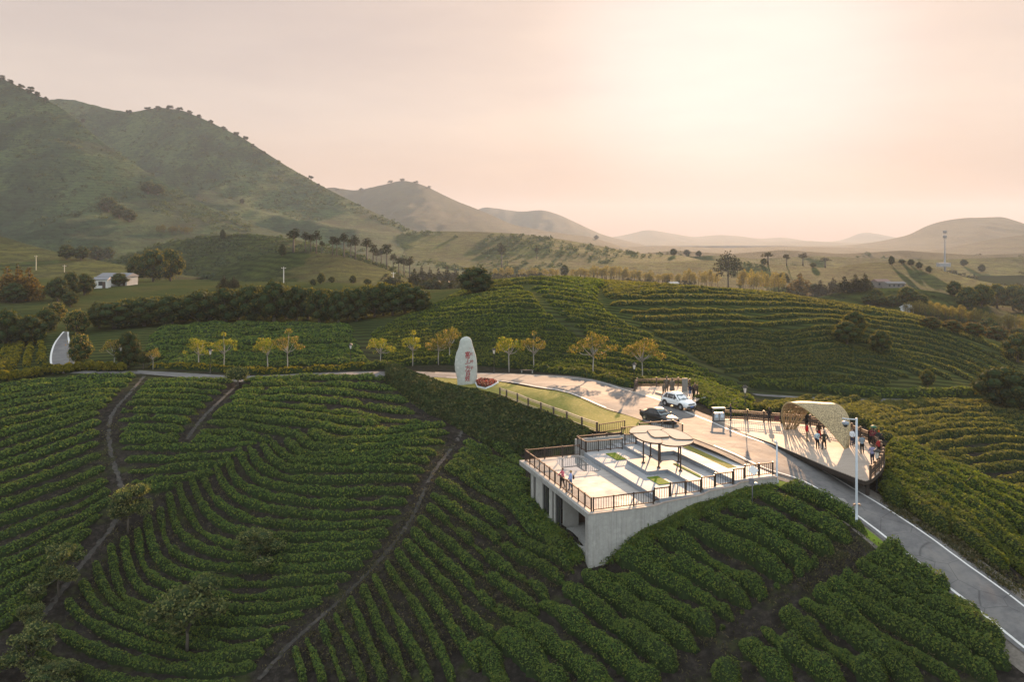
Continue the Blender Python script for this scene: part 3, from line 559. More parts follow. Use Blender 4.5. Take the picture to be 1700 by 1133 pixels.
for i, (px, py, r) in enumerate([(6,634,.95),(26,632,.9),(45,629,.9),(60,626,.9),(79,622,.95),(96,622,.9),(114,620,.9),(131,617,.85),(149,616,.9),(165,617,.85),(182,617,.85),(201,617,.8)]):
    g = G1(px, py); a = np.linspace(0, 1, 5)[:, None]; rng = np.random.RandomState(i + 7)
    nl = 420; d = rng.normal(size=(nl, 3)); d[:, 2] = np.abs(d[:, 2]) * 1.0 - .25; d /= np.linalg.norm(d, axis=1)[:, None]
    V1 = leafquads(d * r * rng.uniform(.86, 1.04, nl)[:, None] + [0, 0, r * .75], d, np.full(nl, .2), rng)
    mb = MB().ball((0, 0, r * .75), r * .86, 10, 7); Vh = np.array(mb.v); 
    me = npmesh('round_bush', V1, np.arange(nl * 4).reshape(-1, 4), [tea_yellow]); o = link('round_bush', me); o.location = g
    c = mb.build('bush_core', tea_hull, o)
    tag(o, f'clipped round yellow bush beside the lane, {nth(i)} from the left', 'bush', 'round yellow bushes')
# ------------------------------------------------------------------ roads, lines, lawn
m_road = surf('grey stamped concrete', (.112, .110, .112), (.158, .152, .150), .8, 1.2, spec=.2, bstr=.35, bdist=.006, detail=8, c3=(.130, .127, .126))
nt = m_road.node_tree; pb = [q for q in nt.nodes if q.type == 'BSDF_PRINCIPLED'][0]; old = pb.inputs['Base Color'].links[0].from_socket   # worn patches, damp stains and fine cracks
v = pos(nt); pt = ramp(nt, [(.40, (.72, .72, .74)), (.52, (1, 1, 1)), (.66, (1.22, 1.18, 1.12))]); nt.links.new(noi(nt, v, .22, 7, .7), pt.inputs[0]); c1 = mixc(nt, 1.0, old, pt.outputs[0], 'MULTIPLY')
vc = N(nt, 'ShaderNodeTexVoronoi', feature='DISTANCE_TO_EDGE'); vc.inputs['Scale'].default_value = .35; nt.links.new(v, vc.inputs['Vector']); ck = ramp(nt, [(.0, (.55, .55, .55)), (.012, (1, 1, 1))]); nt.links.new(vc.outputs['Distance'], ck.inputs[0])
nt.links.new(mixc(nt, 1.0, c1, ck.outputs[0], 'MULTIPLY'), pb.inputs['Base Color'])
m_line = surf('white road paint', (.72, .71, .69), (.58, .57, .55), .55, 6)
m_verge = surf('verge gravel', (.19, .165, .14), (.11, .095, .08), .9, 5, bstr=.8, bdist=.03, detail=8)
m_path = surf('trodden earth', (.075, .064, .054), (.028, .025, .022), .95, 2.2, bstr=.9, bdist=.05, detail=10, c3=(.035, .032, .022))
m_lawn = surf('dry lawn', (.29, .25, .075), (.20, .19, .05), .9, 2.2, spec=.05, bstr=.8, bdist=.03, detail=9, c3=(.37, .29, .10), stretch=(1, 1, 1))
m_turf = surf('green turf', (.10, .17, .02), (.18, .22, .025), .9, 5, spec=.1, bstr=.8, bdist=.03, detail=8)
def strip(name, a, b, mat, n=120, dz=.03, across=6, label=None, cat=None, kind='structure', zl=None):
    """a surface between two edge lines (world XY), laid on the ground"""
    a = resamp(a, n); b = resamp(b, n); t = np.linspace(0, 1, across + 1)
    P = a[:, None] * (1 - t)[None, :, None] + b[:, None] * t[None, :, None]
    Z = hz(P[..., 0], P[..., 1]) + dz
    ii = np.arange(n * (across + 1)).reshape(n, -1)
    Qs = np.stack([ii[:-1, :-1], ii[:-1, 1:], ii[1:, 1:], ii[1:, :-1]], -1).reshape(-1, 4)
    V = np.concatenate([P, Z[..., None]], -1).reshape(-1, 3)
    v0, v1, v2 = V[Qs[0, 0]], V[Qs[0, 1]], V[Qs[0, 2]]
    if np.cross(v1 - v0, v2 - v0)[2] < 0: Qs = Qs[:, ::-1]
    o = link(name, npmesh(name, V, Qs, [mat], smooth=True)); tag(o, label, cat, kind=kind); return o
def ribbon(name, pl, wd, mat, dz=.045, n=160, rag=0., **k):
    P = resamp(smoothline(pl), n); T = np.gradient(P, axis=0); T /= np.linalg.norm(T, axis=1)[:, None] + 1e-9; Nn = np.stack([-T[:, 1], T[:, 0]], -1)
    if rag:
        s_ = np.arange(n) * .4; w1 = wd / 2 * (1 + rag * (fbm(s_, s_ * 0, 3, 3) - .5) * 2)[:, None]; w2 = wd / 2 * (1 + rag * (fbm(s_, s_ * 0 + 9, 4, 3) - .5) * 2)[:, None]
        return strip(name, P + Nn * w1, P - Nn * w2, mat, n, dz, 2, **k)
    return strip(name, P + Nn * wd / 2, P - Nn * wd / 2, mat, n, dz, 2, **k)
def gp(pl): return G([p[0] for p in pl], [p[1] for p in pl])[:, :2]
# the ground under roads is lifted clear of its own unevenness
back_e = [(722,620.5),(770,621),(830,622),(890,624),(944,627),(1010,637),(1050,651),(1105,667),(1135,681),(1180,699),(1230,722),(1281,739),(1331,760),(1424,813),(1490,853),(1560,900),(1640,958),(1760,1045)]
near_e = [(722,627.5),(775,630),(828,634),(860,638),(904,647),(984,671),(1050,692),(1100,714),(1190,745),(1262,781),(1310,794),(1336,804),(1371,826),(1418,860),(1467,899),(1530,949),(1628,1029),(1740,1120)]
bk, nr_ = smoothline(gp(back_e)), smoothline(gp(near_e))
road = strip('road', bk, nr_, m_road, 220, .09, 10)
def offs(P, d):
    T = np.gradient(P, axis=0); T /= np.linalg.norm(T, axis=1)[:, None] + 1e-9; return P + np.stack([-T[:, 1], T[:, 0]], -1) * d
bk2 = resamp(bk, 200); nr2 = resamp(nr_, 200)
ribbon('road_line', offs(bk2, -.45), .16, m_line, .105)
i0 = int(200 * .60); ribbon('road_line', offs(nr2[i0:], .35), .16, m_line, .105)
ribbon('road_line', offs(nr2[4:int(200 * .38)], .35), .16, m_line, .105)
ribbon('verge', offs(bk2, .55), 1.5, m_verge, .035); ribbon('verge', offs(nr2[int(200 * .57):], -.5), 1.3, m_verge, .035)
lt = gp([(228,616),(285,619),(330,622),(378,625),(430,625.5),(560,620),(640,617),(722,619.5)]); lb = gp([(228,621),(285,626),(330,631),(385,636),(430,634),(560,629),(640,626),(722,627.8)])
lane = strip('lane', smoothline(lt), smoothline(lb), m_road, 140, .08, 4)
ll = gp([(88,616),(86,610),(84,600),(85,588),(90,572),(100,559),(106,552)]); lr_ = gp([(130,616),(126,610),(123,602),(121,590),(116,574),(113,560),(113,552)])
lane2 = strip('lane', smoothline(ll), smoothline(lr_), m_road, 140, .12, 6)
ribbon('road_line', smoothline(ll), .3, m_line, .14); ribbon('road_line', smoothline(lr_), .3, m_line, .14)
strip('lane', gp([(60,618),(130,616.5),(180,617.5),(232,617.5)]), gp([(60,623),(130,621),(180,622),(232,622)]), m_road, 80, .09, 4)
ribbon('path', gp(PATHS[0][0]), .5, m_path, .03, 300, .9); ribbon('path', gp(PATHS[1][0]), .5, m_path, .03, 400, 1.0); ribbon('path', gp(PATHS[2][0]), .4, m_path, .03, 400, 1.0)
ribbon('path', gp([(1252,656),(1300,659),(1345,662),(1400,664),(1450,666),(1500,664)]), 1.5, m_road, .08)
strip('lawn', gp([(722,627.5),(775,630),(828,634.5),(904,648),(984,672),(1050,693),(1092,712)]), gp([(712,632),(760,641),(815,652),(850,664),(920,690),(985,716),(1045,722)]), m_lawn, 120, .06, 10)
strip('grass', gp([(1290,799),(1336,808),(1371,829),(1418,864),(1467,902),(1530,952),(1620,1026)]), gp([(1275,806),(1318,812),(1352,836),(1405,868),(1452,905),(1512,948),(1600,1022)]), m_turf, 80, .06, 4)
strip('grass', gp([(990,934),(1060,884),(1120,854),(1190,823),(1280,803)]), gp([(1010,938),(1075,900),(1140,870),(1205,838),(1290,808)]), surf('grass at the wall', (.055, .075, .018), (.09, .10, .025), .95, 3, spec=.1, bstr=.8, bdist=.05, detail=8), 80, .07, 4)
strip('grass', gp([(866,815),(900,858),(935,895),(972,932)]), gp([(850,825),(880,868),(915,905),(955,940)]), surf('weedy bank', (.030, .045, .013), (.060, .070, .02), .95, 3, spec=.1, bstr=.8, bdist=.05, detail=8), 60, .07, 4)
# kerb along the lawn and the road
m_kerb = surf('pale kerb stone', (.42, .41, .39), (.33, .32, .30), .7, 5)
ribbon('kerb', offs(nr2[4:int(200 * .40)], -.05), .18, m_kerb, .16)

# ------------------------------------------------------------------ ivy bank below the lawn
top = gp([(642,613),(700,630),(760,646),(815,655),(850,667),(920,692),(985,719)]); bot = gp([(640,634),(690,672),(740,703),(800,738),(850,748),(905,744),(962,738)])
n = 120; a = resamp(smoothline(top), n); b = resamp(smoothline(bot), n); t = np.linspace(0, 1, 13)
Pb = a[:, None] * (1 - t)[None, :, None] + b[:, None] * t[None, :, None]; za = hz(a[:, 0], a[:, 1]); zb_ = hz(b[:, 0], b[:, 1])
rise = np.interp(np.arange(n), [0, 25, 60, 90, 119], [1.3, 1.1, .5, .25, .1])
Zb = za[:, None] * (1 - t) + zb_[:, None] * t + rise[:, None] * np.sin(np.pi * np.clip(t * .8 + .12, 0, 1)) + (fbm(Pb[..., 0] * .8, Pb[..., 1] * .8, 9, 3) - .5) * .8 + .15
Zb[:, -1] = zb_ - .2; Zb[:, 0] = za - .15
ii = np.arange(n * 13).reshape(n, 13); Qs = np.stack([ii[:-1, :-1], ii[1:, :-1], ii[1:, 1:], ii[:-1, 1:]], -1).reshape(-1, 4)
V = np.concatenate([Pb, Zb[..., None]], -1).reshape(-1, 3)
rng = np.random.RandomState(77); nl = 26000; k = rng.randint(0, len(Qs), nl); u1, u2 = rng.rand(nl, 1), rng.rand(nl, 1)
q = V[Qs[k]]; LP = (q[:, 0] * (1 - u1) + q[:, 1] * u1) * (1 - u2) + (q[:, 3] * (1 - u1) + q[:, 2] * u1) * u2 + np.array([0, 0, .08])
nn = np.cross(q[:, 1] - q[:, 0], q[:, 3] - q[:, 0]); nn /= np.linalg.norm(nn, axis=1)[:, None] + 1e-9; nn = np.where(nn[:, 2:] < 0, -nn, nn)
LP = LP + nn * rng.uniform(0, .28, (nl, 1))
LV = leafquads(LP, nn, np.full(nl, .20), rng)
ivy = leaf('ivy leaves', [(0, (.014, .028, .013)), (.5, (.038, .060, .022)), (.85, (.075, .088, .03)), (1, (.13, .12, .045))], .25, .35, .3, (.06, .055, .026))
o = link('ivy_bank', npmesh('ivy_bank', np.concatenate([V, LV]), np.concatenate([Qs, np.arange(nl * 4).reshape(-1, 4) + len(V)]), [tea_hull, ivy], np.r_[np.zeros(len(Qs)), np.ones(nl)])); tag(o, 'dark ivy covering the steep bank below the lawn and stone', 'ivy', kind='stuff')

# loose weeds and grass tufts between rows and along the verges
def tufts(name, region, nt_, size, mat, label, seed, hgt=.3):
    rng = np.random.RandomState(seed); pg = np.array(region, float); P = []
    c = pg.mean(0)
    while len(P) < nt_:
        i = rng.randint(len(pg)); j = (i + 1) % len(pg); r1, r2 = sorted(rng.rand(2)); P.append(c * r1 + pg[i] * (r2 - r1) + pg[j] * (1 - r2))
    g = G([p[0] for p in P], [p[1] for p in P]); LPs = np.repeat(g, 6, 0); LPs[:, :2] += rng.normal(0, .22, (len(LPs), 2)); LPs[:, 2] += rng.uniform(.02, hgt, len(LPs))
    nn = rng.normal(size=LPs.shape); nn[:, 2] = np.abs(nn[:, 2]); nn /= np.linalg.norm(nn, axis=1)[:, None]
    LV = leafquads(LPs, nn, np.full(len(LPs), size), rng, asp=.35); o = link(name, npmesh(name, LV, np.arange(len(LPs) * 4).reshape(-1, 4), [mat])); tag(o, label, 'weeds', kind='stuff')
weed = leaf('weeds', [(0, (.03, .04, .016)), (.4, (.05, .055, .024)), (.75, (.10, .085, .045)), (1, (.17, .145, .09))], .3, .4, .4, (.09, .075, .05))
tufts('weeds', [(640,915),(760,745),(850,745),(960,935),(860,1040),(640,1133),(460,1110)], 3000, .11, weed, 'dry weeds and litter between the slanting tea rows', 5)
tufts('weeds', [(240,640),(640,640),(760,740),(660,900),(440,1120),(100,1050),(200,850)], 3000, .11, weed, 'dry weeds between the curved tea rows', 6, .25)
tufts('weeds', [(0,650),(230,640),(180,800),(60,1010),(0,1040)], 900, .11, weed, 'sparse weeds in the left tea field', 7, .25)
tufts('weeds', [(980,940),(1300,805),(1450,900),(1600,1020),(1640,1133),(900,1133)], 2000, .11, weed, 'weeds between the bushy lower tea rows', 8, .25)
tufts('verge_grass', [(1462,830),(1480,850),(1560,895),(1640,955),(1700,1000),(1700,970),(1600,905),(1500,840)], 500, .14, weed, 'dry grass on the verge right of the lower road', 9)
tufts('bank_grass', [(870,815),(905,860),(972,932),(950,940),(880,870),(850,825)], 900, .16, tea_dark, 'dark scrub growing along the foot of the facade', 10, .5)
tufts('bank_grass', [(990,936),(1060,888),(1190,828),(1280,806),(1290,810),(1140,868),(1010,940)], 900, .14, tea_dark, 'green scrub along the foot of the long side wall', 12, .35)
# ------------------------------------------------------------------ viewing terrace building
m_conc = surf('rendered concrete', (.41, .40, .38), (.33, .325, .31), .9, 1.3, spec=.2, bstr=.25, bdist=.006, detail=8, c3=(.45, .44, .42), obj=True)
nt = m_conc.node_tree; pb = [q for q in nt.nodes if q.type == 'BSDF_PRINCIPLED'][0]; old = pb.inputs['Base Color'].links[0].from_socket   # rain streaks running down the wall, faint joints
sr = ramp(nt, [(.36, (.86, .85, .83)), (.5, (1, 1, 1)), (.75, (1.08, 1.08, 1.07))]); nt.links.new(noi(nt, pos(nt, (2.6, 2.6, .16), True), 1.6, 6, .7), sr.inputs[0]); c1 = mixc(nt, 1.0, old, sr.outputs[0], 'MULTIPLY')
jt = N(nt, 'ShaderNodeTexWave'); jt.bands_direction = 'X'; jt.inputs['Scale'].default_value = .13; nt.links.new(pos(nt, (1, 1, 1), True), jt.inputs['Vector']); jr = ramp(nt, [(.0, (.84, .84, .84)), (.0010, (1, 1, 1))]); nt.links.new(jt.outputs['Fac'], jr.inputs[0])
nt.links.new(mixc(nt, 1.0, c1, jr.outputs[0], 'MULTIPLY'), pb.inputs['Base Color'])
m_slab = surf('pale stone paving', (.42, .42, .43), (.31, .31, .32), .70, 1.6, spec=.3, bstr=.12, bdist=.004, detail=7, obj=True)
m_riser = surf('blue grey riser', (.24, .265, .30), (.19, .21, .24), .8, 3, obj=True)
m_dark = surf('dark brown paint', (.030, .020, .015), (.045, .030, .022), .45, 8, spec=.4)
m_rail = surf('brown rail', (.10, .055, .035), (.15, .085, .052), .7, 6, spec=.25, obj=True)
m_glass = surf('dark window glass', (.015, .018, .02), (.02, .022, .026), .06, 1, spec=.8)
m_frame = surf('window frame', (.05, .05, .052), (.07, .07, .07), .5, 8)
m_inside = surf('pale interior wall', (.36, .35, .33), (.30, .29, .27), .9, 2, obj=True)
m_gravel = surf('pale gravel floor', (.44, .44, .42), (.28, .27, .25), .9, 9, bstr=.6, bdist=.01, detail=8, obj=True)
# wet terrace floor: brushed planks with standing water at the far end
m_wet, nt, nd, ln = new_mat('rain wet terrace floor'); p = N(nt, 'ShaderNodeBsdfPrincipled'); v = pos(nt, (1, 1, 1), True)
r = ramp(nt, [(.35, (.44, .40, .365)), (.65, (.30, .27, .25))]); ln.new(noi(nt, pos(nt, (.35, 2.2, 1), True), 1.3, 7, .7), r.inputs[0]); ln.new(r.outputs[0], p.inputs['Base Color'])
rg = ramp(nt, [(.42, (.80, .80, .80)), (.62, (.62, .62, .62))]); ln.new(noi(nt, v, .5, 5), rg.inputs[0]); ln.new(rg.outputs[0], p.inputs['Roughness'])
ln.new(bump(nt, noi(nt, pos(nt, (.3, 3, 1), True), 4, 6), .12, .004), p.inputs['Normal']); p.inputs['Specular IOR Level'].default_value = .45; out(nt, p.outputs[0])
m_water, nt, nd, ln = new_mat('standing rain water'); p = N(nt, 'ShaderNodeBsdfPrincipled'); p.inputs['Base Color'].default_value = (.55, .54, .53, 1); p.inputs['Metallic'].default_value = .6; p.inputs['Roughness'].default_value = .02; p.inputs['IOR'].default_value = 1.6; p.inputs['Specular IOR Level'].default_value = 1.; p.inputs['Coat Weight'].default_value = 1.; out(nt, p.outputs[0])
B = thing('viewing_terrace', 'grey concrete lookout building with stepped rain-wet roof terrace beside the road', 'building', BO, BT)
LZ = -1.2
slab = MB()
slab.prism([(-.02, -.06), (6.30, -.06), (6.30, 15.5), (-.02, 15.5)], LZ - .42, LZ - .004).build('roof_slab', m_conc, B, bevel=.02)
MB().prism([(.20, .14), (6.28, .14), (6.28, 15.3), (.20, 15.3)], LZ - .01, LZ + .004).build('terrace_floor', m_wet, B)
# puddle outline
pud = [(3.3,14.3),(4.4,14.7),(6.0,14.8),(6.22,13.6),(6.22,10.4),(5.6,9.6),(4.7,10.0),(3.8,10.4),(3.0,10.9),(2.8,12.0),(3.1,13.3)]
MB().prism([tuple(x) for x in smoothline(np.array(pud + pud[:1]), 2)[:-1]], LZ + .006, LZ + .012).build('puddle', m_water, B)
# stepped levels: every step is a slab with a blue grey riser face
def level(poly, z0, z1, name='step_slab'):
    MB().prism(poly, z0, z1 - .05).build('riser', m_riser, B); return MB().prism(poly, z1 - .05, z1).build(name, m_slab, B)
L1 = [(6.30, .02), (10.36, .02), (10.36, 5.82), (8.38, 5.82), (8.38, 9.72), (10.48, 9.72), (10.48, 14.5), (6.30, 14.5)]
level(L1, -1.75, -.75)
L2 = [(10.36, .02), (13.34, .02), (13.34, 9.72), (11.90, 9.72), (11.90, 14.5), (10.48, 14.5), (10.48, 9.72), (8.38, 9.72), (8.38, 5.82), (10.36, 5.82)]
level(L2, -1.4, -.40)
L3 = [(13.34, .02), (14.75, .02), (14.75, 14.5), (11.90, 14.5), (11.90, 9.72), (13.34, 9.72)]
level(L3, -1.4, 0.)
level([(15.72, .02), (17.35, .02), (17.35, 14.5), (15.72, 14.5)], -1.4, .0)
level([(14.75, .02), (15.72, .02), (15.72, 3.1), (14.75, 3.1)], -1.4, .0); level([(14.75, 11.1), (15.72, 11.1), (15.72, 14.5), (14.75, 14.5)], -1.4, .0)
MB().prism([(14.75, 3.1), (15.72, 3.1), (15.72, 11.1), (14.75, 11.1)], -1.0, -.02).build('grass_strip', m_lawn, B)
MB().prism([(8.0, 5.25), (9.1, 5.25), (9.1, 3.1), (8.0, 3.1)], -.76, -.70).build('grass_patch', m_turf, B); MB().prism([(8.0, 13.3), (9.0, 13.3), (9.0, 10.9), (8.0, 10.9)], -.76, -.70).build('grass_patch', m_turf, B)
MB().prism([(11.72, 7.1), (12.02, 7.1), (12.02, 2.8), (11.72, 2.8)], -.41, -.35).build('grass_patch', m_turf, B)
# outer stair behind the terrace
st = MB()
for i in range(9):
    b1 = 13.4 - i * .78; st.prism([(b1 - .78, 14.56), (b1, 14.56), (b1, 16.45), (b1 - .78, 16.45)], -3.2, -.1 - i * .2)
st.build('outer_stair', m_slab, B)
MB().prism([(6.3, 16.45), (17.4, 16.45), (17.4, 16.75), (6.3, 16.75)], -3.2, [.02, .02, .02, .02]).build('stair_wall', m_conc, B)
MB().prism([(13.4, 14.5), (17.35, 14.5), (17.35, 16.45), (13.4, 16.45)], -2., -.02).build('landing', m_slab, B)
# long side wall, its foot following the ground
sw = MB(); bs = np.linspace(0, 17.4, 30); tops = np.interp(bs, [0, 5.9, 6.3, 10.3, 10.4, 13.3, 13.4, 17.4], [-1.26, -1.26, -1.1, -.82, -.62, -.45, -.2, -.12])
vs = []
for bq, zt in zip(bs, tops):
    for aq, zz in ((-.12, -7.), (-.12, zt), (.10, zt), (.10, -7.)): vs.append((bq, aq, zz))
fs = [(i * 4 + j, i * 4 + (j + 1) % 4, i * 4 + 4 + (j + 1) % 4, i * 4 + 4 + j) for i in range(29) for j in range(4)] + [(3, 2, 1, 0), (116, 117, 118, 119)]
sw.add(vs, fs).build('side_wall', m_conc, B)
cap = MB(); 
for i in range(29): cap.bar((bs[i], -.01, tops[i] + .025), (bs[i + 1], -.01, tops[i + 1] + .025), .30, .05)
cap.build('wall_coping', surf('red brown coping', (.42, .33, .28), (.36, .28, .23), .6, 5, obj=True), B)
# facade (b about .15): piers, windows, door and the open room at the near corner
fz0, fz1 = -7., LZ - .42
def pier(a0, a1, b0=.14, b1=.44, z0=fz0, z1=fz1, nm='wall', mt=None): MB().prism([(b0, a0), (b1, a0), (b1, a1), (b0, a1)], z0, z1).build(nm, mt or m_conc, B)
pier(.1, .42, 0.0, .5); pier(12.1, 12.8); pier(9.9, 11.55); pier(7.62, 8.25); pier(6.95, 7.2)
pier(.42, 7.62, .14, .40, fz0, -4.55, 'base_wall'); pier(8.25, 9.9, .14, .40, fz0, -4.3, 'base_wall'); pier(11.55, 12.1, .14, .4, fz0, -4.2, 'base_wall')
pier(.44, 6.0, .10, .55, -4.50, -4.38, 'sill')
def window(a0, a1, z0, z1=fz1, mull=1):
    m = MB(); t = .06
    m.box((.30, a0 + t / 2, (z0 + z1) / 2), (.10, t, z1 - z0)).box((.30, a1 - t / 2, (z0 + z1) / 2), (.10, t, z1 - z0)).box((.30, (a0 + a1) / 2, z1 - t / 2), (.096, a1 - a0 - 2 * t, t)).box((.30, (a0 + a1) / 2, z0 + t / 2), (.096, a1 - a0 - 2 * t, t))
    for i in range(mull): m.box((.30, a0 + (a1 - a0) * (i + 1) / (mull + 1), (z0 + z1) / 2), (.09, t, z1 - z0 - 2 * t))
    f = m.build('window', m_frame, B); MB().box((.32, (a0 + a1) / 2, (z0 + z1) / 2), (.02, a1 - a0 - .02, z1 - z0 - .02)).build('pane', m_glass, f)
window(11.55, 12.1, -4.2, mull=0); window(8.25, 9.9, -4.3); window(7.2, 7.62, -4.55, mull=0); window(6.05, 6.95, -4.5, mull=0)
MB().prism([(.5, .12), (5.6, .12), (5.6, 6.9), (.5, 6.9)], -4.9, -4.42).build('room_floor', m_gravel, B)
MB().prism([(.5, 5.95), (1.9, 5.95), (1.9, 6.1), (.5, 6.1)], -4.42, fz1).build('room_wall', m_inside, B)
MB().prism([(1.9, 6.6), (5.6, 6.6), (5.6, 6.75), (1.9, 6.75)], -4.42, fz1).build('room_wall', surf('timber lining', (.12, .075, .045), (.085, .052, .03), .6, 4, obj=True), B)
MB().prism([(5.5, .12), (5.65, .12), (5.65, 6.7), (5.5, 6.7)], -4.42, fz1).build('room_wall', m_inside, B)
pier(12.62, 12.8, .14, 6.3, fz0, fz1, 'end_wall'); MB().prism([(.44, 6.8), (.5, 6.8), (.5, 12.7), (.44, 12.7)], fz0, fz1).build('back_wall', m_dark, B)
# no lamp is built in the open room

# ------------------------------------------------------------------ railings
def railing(path, label, every=1.5, h=1.05, group=None, mat_p=None, mat_r=None, bal=True, name='railing', capped=False, wood=False, pw=.11, nr=1, step=None):
    """posts, handrail, bottom rail and balusters along a path of points"""
    o0 = Vector(path[0]); mp = mat_p or m_dark; mr_ = mat_r or m_rail
    t = thing(name, label, 'railing', o0, 0, group); hr, br, bl = MB(), MB(), MB(); posts = []
    for i in range(len(path) - 1):
        a, b = Vector(path[i]) - o0, Vector(path[i + 1]) - o0; L = (b - a).length; k = max(1, round(L / every))
        for j in range(k): posts.append(a.lerp(b, j / k))
        if i == len(path) - 2: posts.append(b)
        up = Vector((0, 0, 1)); hr.bar(a + up * (h - .03), b + up * (h - .03), .12, .07)
        if nr == 2: hr.bar(a + up * (h - .22), b + up * (h - .22), .06, .06)
        br.bar(a + up * .13, b + up * .13, .07, .06)
        if nr == 2: br.bar(a + up * .32, b + up * .32, .05, .05)
        if bal:
            nb = max(2, int(L / .21))
            for j in range(1, nb): q = a.lerp(b, j / nb); bl.bar(q + up * .15, q + up * (h - .05), .035)
    hr.build('handrail', mr_, t); br.build('bottom_rail', mr_, t)
    if bal: bl.build('balusters', mp, t)
    for q in posts:
        m = MB().box(q + Vector((0, 0, (h + .06) / 2)), (pw, pw, h + .06))
        if capped: m.box(q + Vector((0, 0, h + .10)), (pw * 1.35, pw * 1.35, .07)).box(q + Vector((0, 0, h + .16)), (pw * .8, pw * .8, .06))
        m.build('post', mp, t)
    return t
rl = 'dark brown baluster railing'
railing([BW(.45, .25, LZ), BW(.45, 15.1, LZ)], rl + ' along the facade edge of the wet terrace', 1.25)
railing([BW(.60, 15.1, LZ), BW(6.1, 15.1, LZ)], rl + ' closing the far short end of the lower terrace', 2.0)
def wallrail(segs, label):
    for i, (b0, b1, z) in enumerate(segs): railing([BW(b0, .25, z), BW(b1, .25, z)], label % nth(i), 1.6, group='stepped railing sections on the long wall')
wallrail([(.62, 5.85, LZ), (5.95, 7.3, -1.02), (7.4, 10.2, -.75), (10.3, 11.5, -.55), (11.6, 13.25, -.38), (13.35, 14.35, -.18), (14.45, 17.2, .02)], 'stepped railing section on the long concrete wall, %s from the near corner')
railing([BW(6.45, 14.35, -.75), BW(10.3, 14.35, -.75)], rl + ' between the outer stair and lower paved level', 1.4); railing([BW(10.6, 14.35, -.4), BW(11.8, 14.35, -.4)], 'short railing on the middle paved level by the outer stair', 1.2)
railing([BW(6.45, 14.5, -.75), BW(6.45, 16.5, -.75)], 'short railing at the foot end of the outer stair', 1.0)
railing([BW(6.6, 16.6, -.75), BW(11.3, 16.6, -.75)], rl + ' on the back wall of the outer stair', 1.6); railing([BW(11.4, 16.6, -.25), BW(13.3, 16.6, -.25)], 'railing step on the stair back wall near the lawn corner', 1.6)
railing([BW(13.4, 16.6, .02), BW(17.3, 16.6, .02)], rl + ' in front of the black car', 1.3); railing([BW(17.3, 16.5, .02), BW(17.3, 14.7, .02)], 'short railing end beside the road near the black car', 1.8)

# ------------------------------------------------------------------ petal canopy on the terrace
m_thatch, nt, nd, ln = new_mat('grey timber slats'); p = N(nt, 'ShaderNodeBsdfPrincipled'); v = pos(nt, (1, 1, 1), True)
wv = N(nt, 'ShaderNodeTexWave'); wv.inputs['Scale'].default_value = 4.; wv.inputs['Distortion'].default_value = .6; ln.new(pos(nt, (.3, 1., 1), True), wv.inputs['Vector']); wv.bands_direction = 'Y'
r = ramp(nt, [(.1, (.17, .145, .125)), (.4, (.42, .37, .32)), (.8, (.54, .48, .42))]); ln.new(wv.outputs['Fac'], r.inputs[0])
ln.new(mixc(nt, .35, r.outputs[0], N(nt, 'ShaderNodeRGB').outputs[0]), p.inputs['Base Color'])
for q in nt.nodes:
    if q.type == 'RGB': q.outputs[0].default_value = (.44, .39, .34, 1)
p.inputs['Roughness'].default_value = .85; p.inputs['Specular IOR Level'].default_value = .2; ln.new(bump(nt, wv.outputs['Fac'], .5, .02), p.inputs['Normal']); out(nt, p.outputs[0])
m_cedge = surf('canopy edge', (.10, .075, .06), (.075, .058, .046), .8, 5, spec=.2)
m_post = surf('brown steel post', (.055, .038, .03), (.075, .055, .045), .4, 6, metal=.3)
pet = {'A': ([(220,230),(225,180),(262,150),(300,130),(360,110),(430,97),(600,95),(750,110),(880,140),(960,160),(850,181),(720,188),(582,197),(545,235),(430,243),(300,247),(240,247)], 2.03),
       'B': ([(285,280),(430,252),(545,238),(585,225),(680,333),(830,350),(850,440),(820,455),(700,455),(560,430),(430,388),(340,330)], 2.0),
       'C': ([(832,448),(850,360),(1000,345),(1100,372),(1250,384),(1480,378),(1505,415),(1480,450),(1430,478),(1300,512),(1100,517),(930,495)], 1.97),
       'D': ([(872,185),(950,158),(1100,168),(1250,212),(1400,292),(1490,357),(1465,374),(1250,374),(1135,365),(1010,282)], 2.05),
       'E': ([(580,205),(720,192),(850,186),(1040,320),(850,331),(680,333)], 2.09)}
cc = U(1097, 726, 2.0); cano = thing('petal_canopy', 'round flower-shaped slatted canopy on six brown posts over the terrace', 'canopy', (cc.x, cc.y, -.4))
for k, (poly, z) in pet.items():
    w_ = [U(1030 + x / 12.59, 700 + y / 12.59, z) for x, y in poly]; pl = smoothline(np.array([[q.x - cc.x, q.y - cc.y] for q in w_ + w_[:1]]), 1)[:-1]; pl = pl.mean(0) + (pl - pl.mean(0)) * 1.10
    o = MB().prism([tuple(q) for q in pl], z + .4 - .035, z + .4 + .035).build('roof_petal', m_thatch, cano); e = MB()
    for i in range(len(pl)): e.bar((*pl[i], z + .39), (*pl[(i + 1) % len(pl)], z + .39), .035, .13)
    e.build('rim', m_cedge, o)
for b, a in ((9.35, 8.3), (11.0, 9.95), (9.9, 6.5), (12.5, 7.5), (11.2, 5.0), (11.0, 8.2)):
    q = BW(b, a, 0) - cc; MB().tube([(q.x, q.y, 0), (q.x, q.y, 2.36)], .07, 10).lathe([(.17, 0), (.17, .05), (.08, .12)], 10, (q.x, q.y, 0)).build('post', m_post, cano)
fr = MB(); cs = [BW(b, a, 0) - cc for b, a in ((9.35, 8.3), (11.0, 9.95), (12.5, 7.5), (11.2, 5.0), (9.9, 6.5))]
for i in range(5): fr.bar((cs[i].x, cs[i].y, 2.30), (cs[(i + 1) % 5].x, cs[(i + 1) % 5].y, 2.30), .08, .1); 
fr.build('roof_beam', m_post, cano)

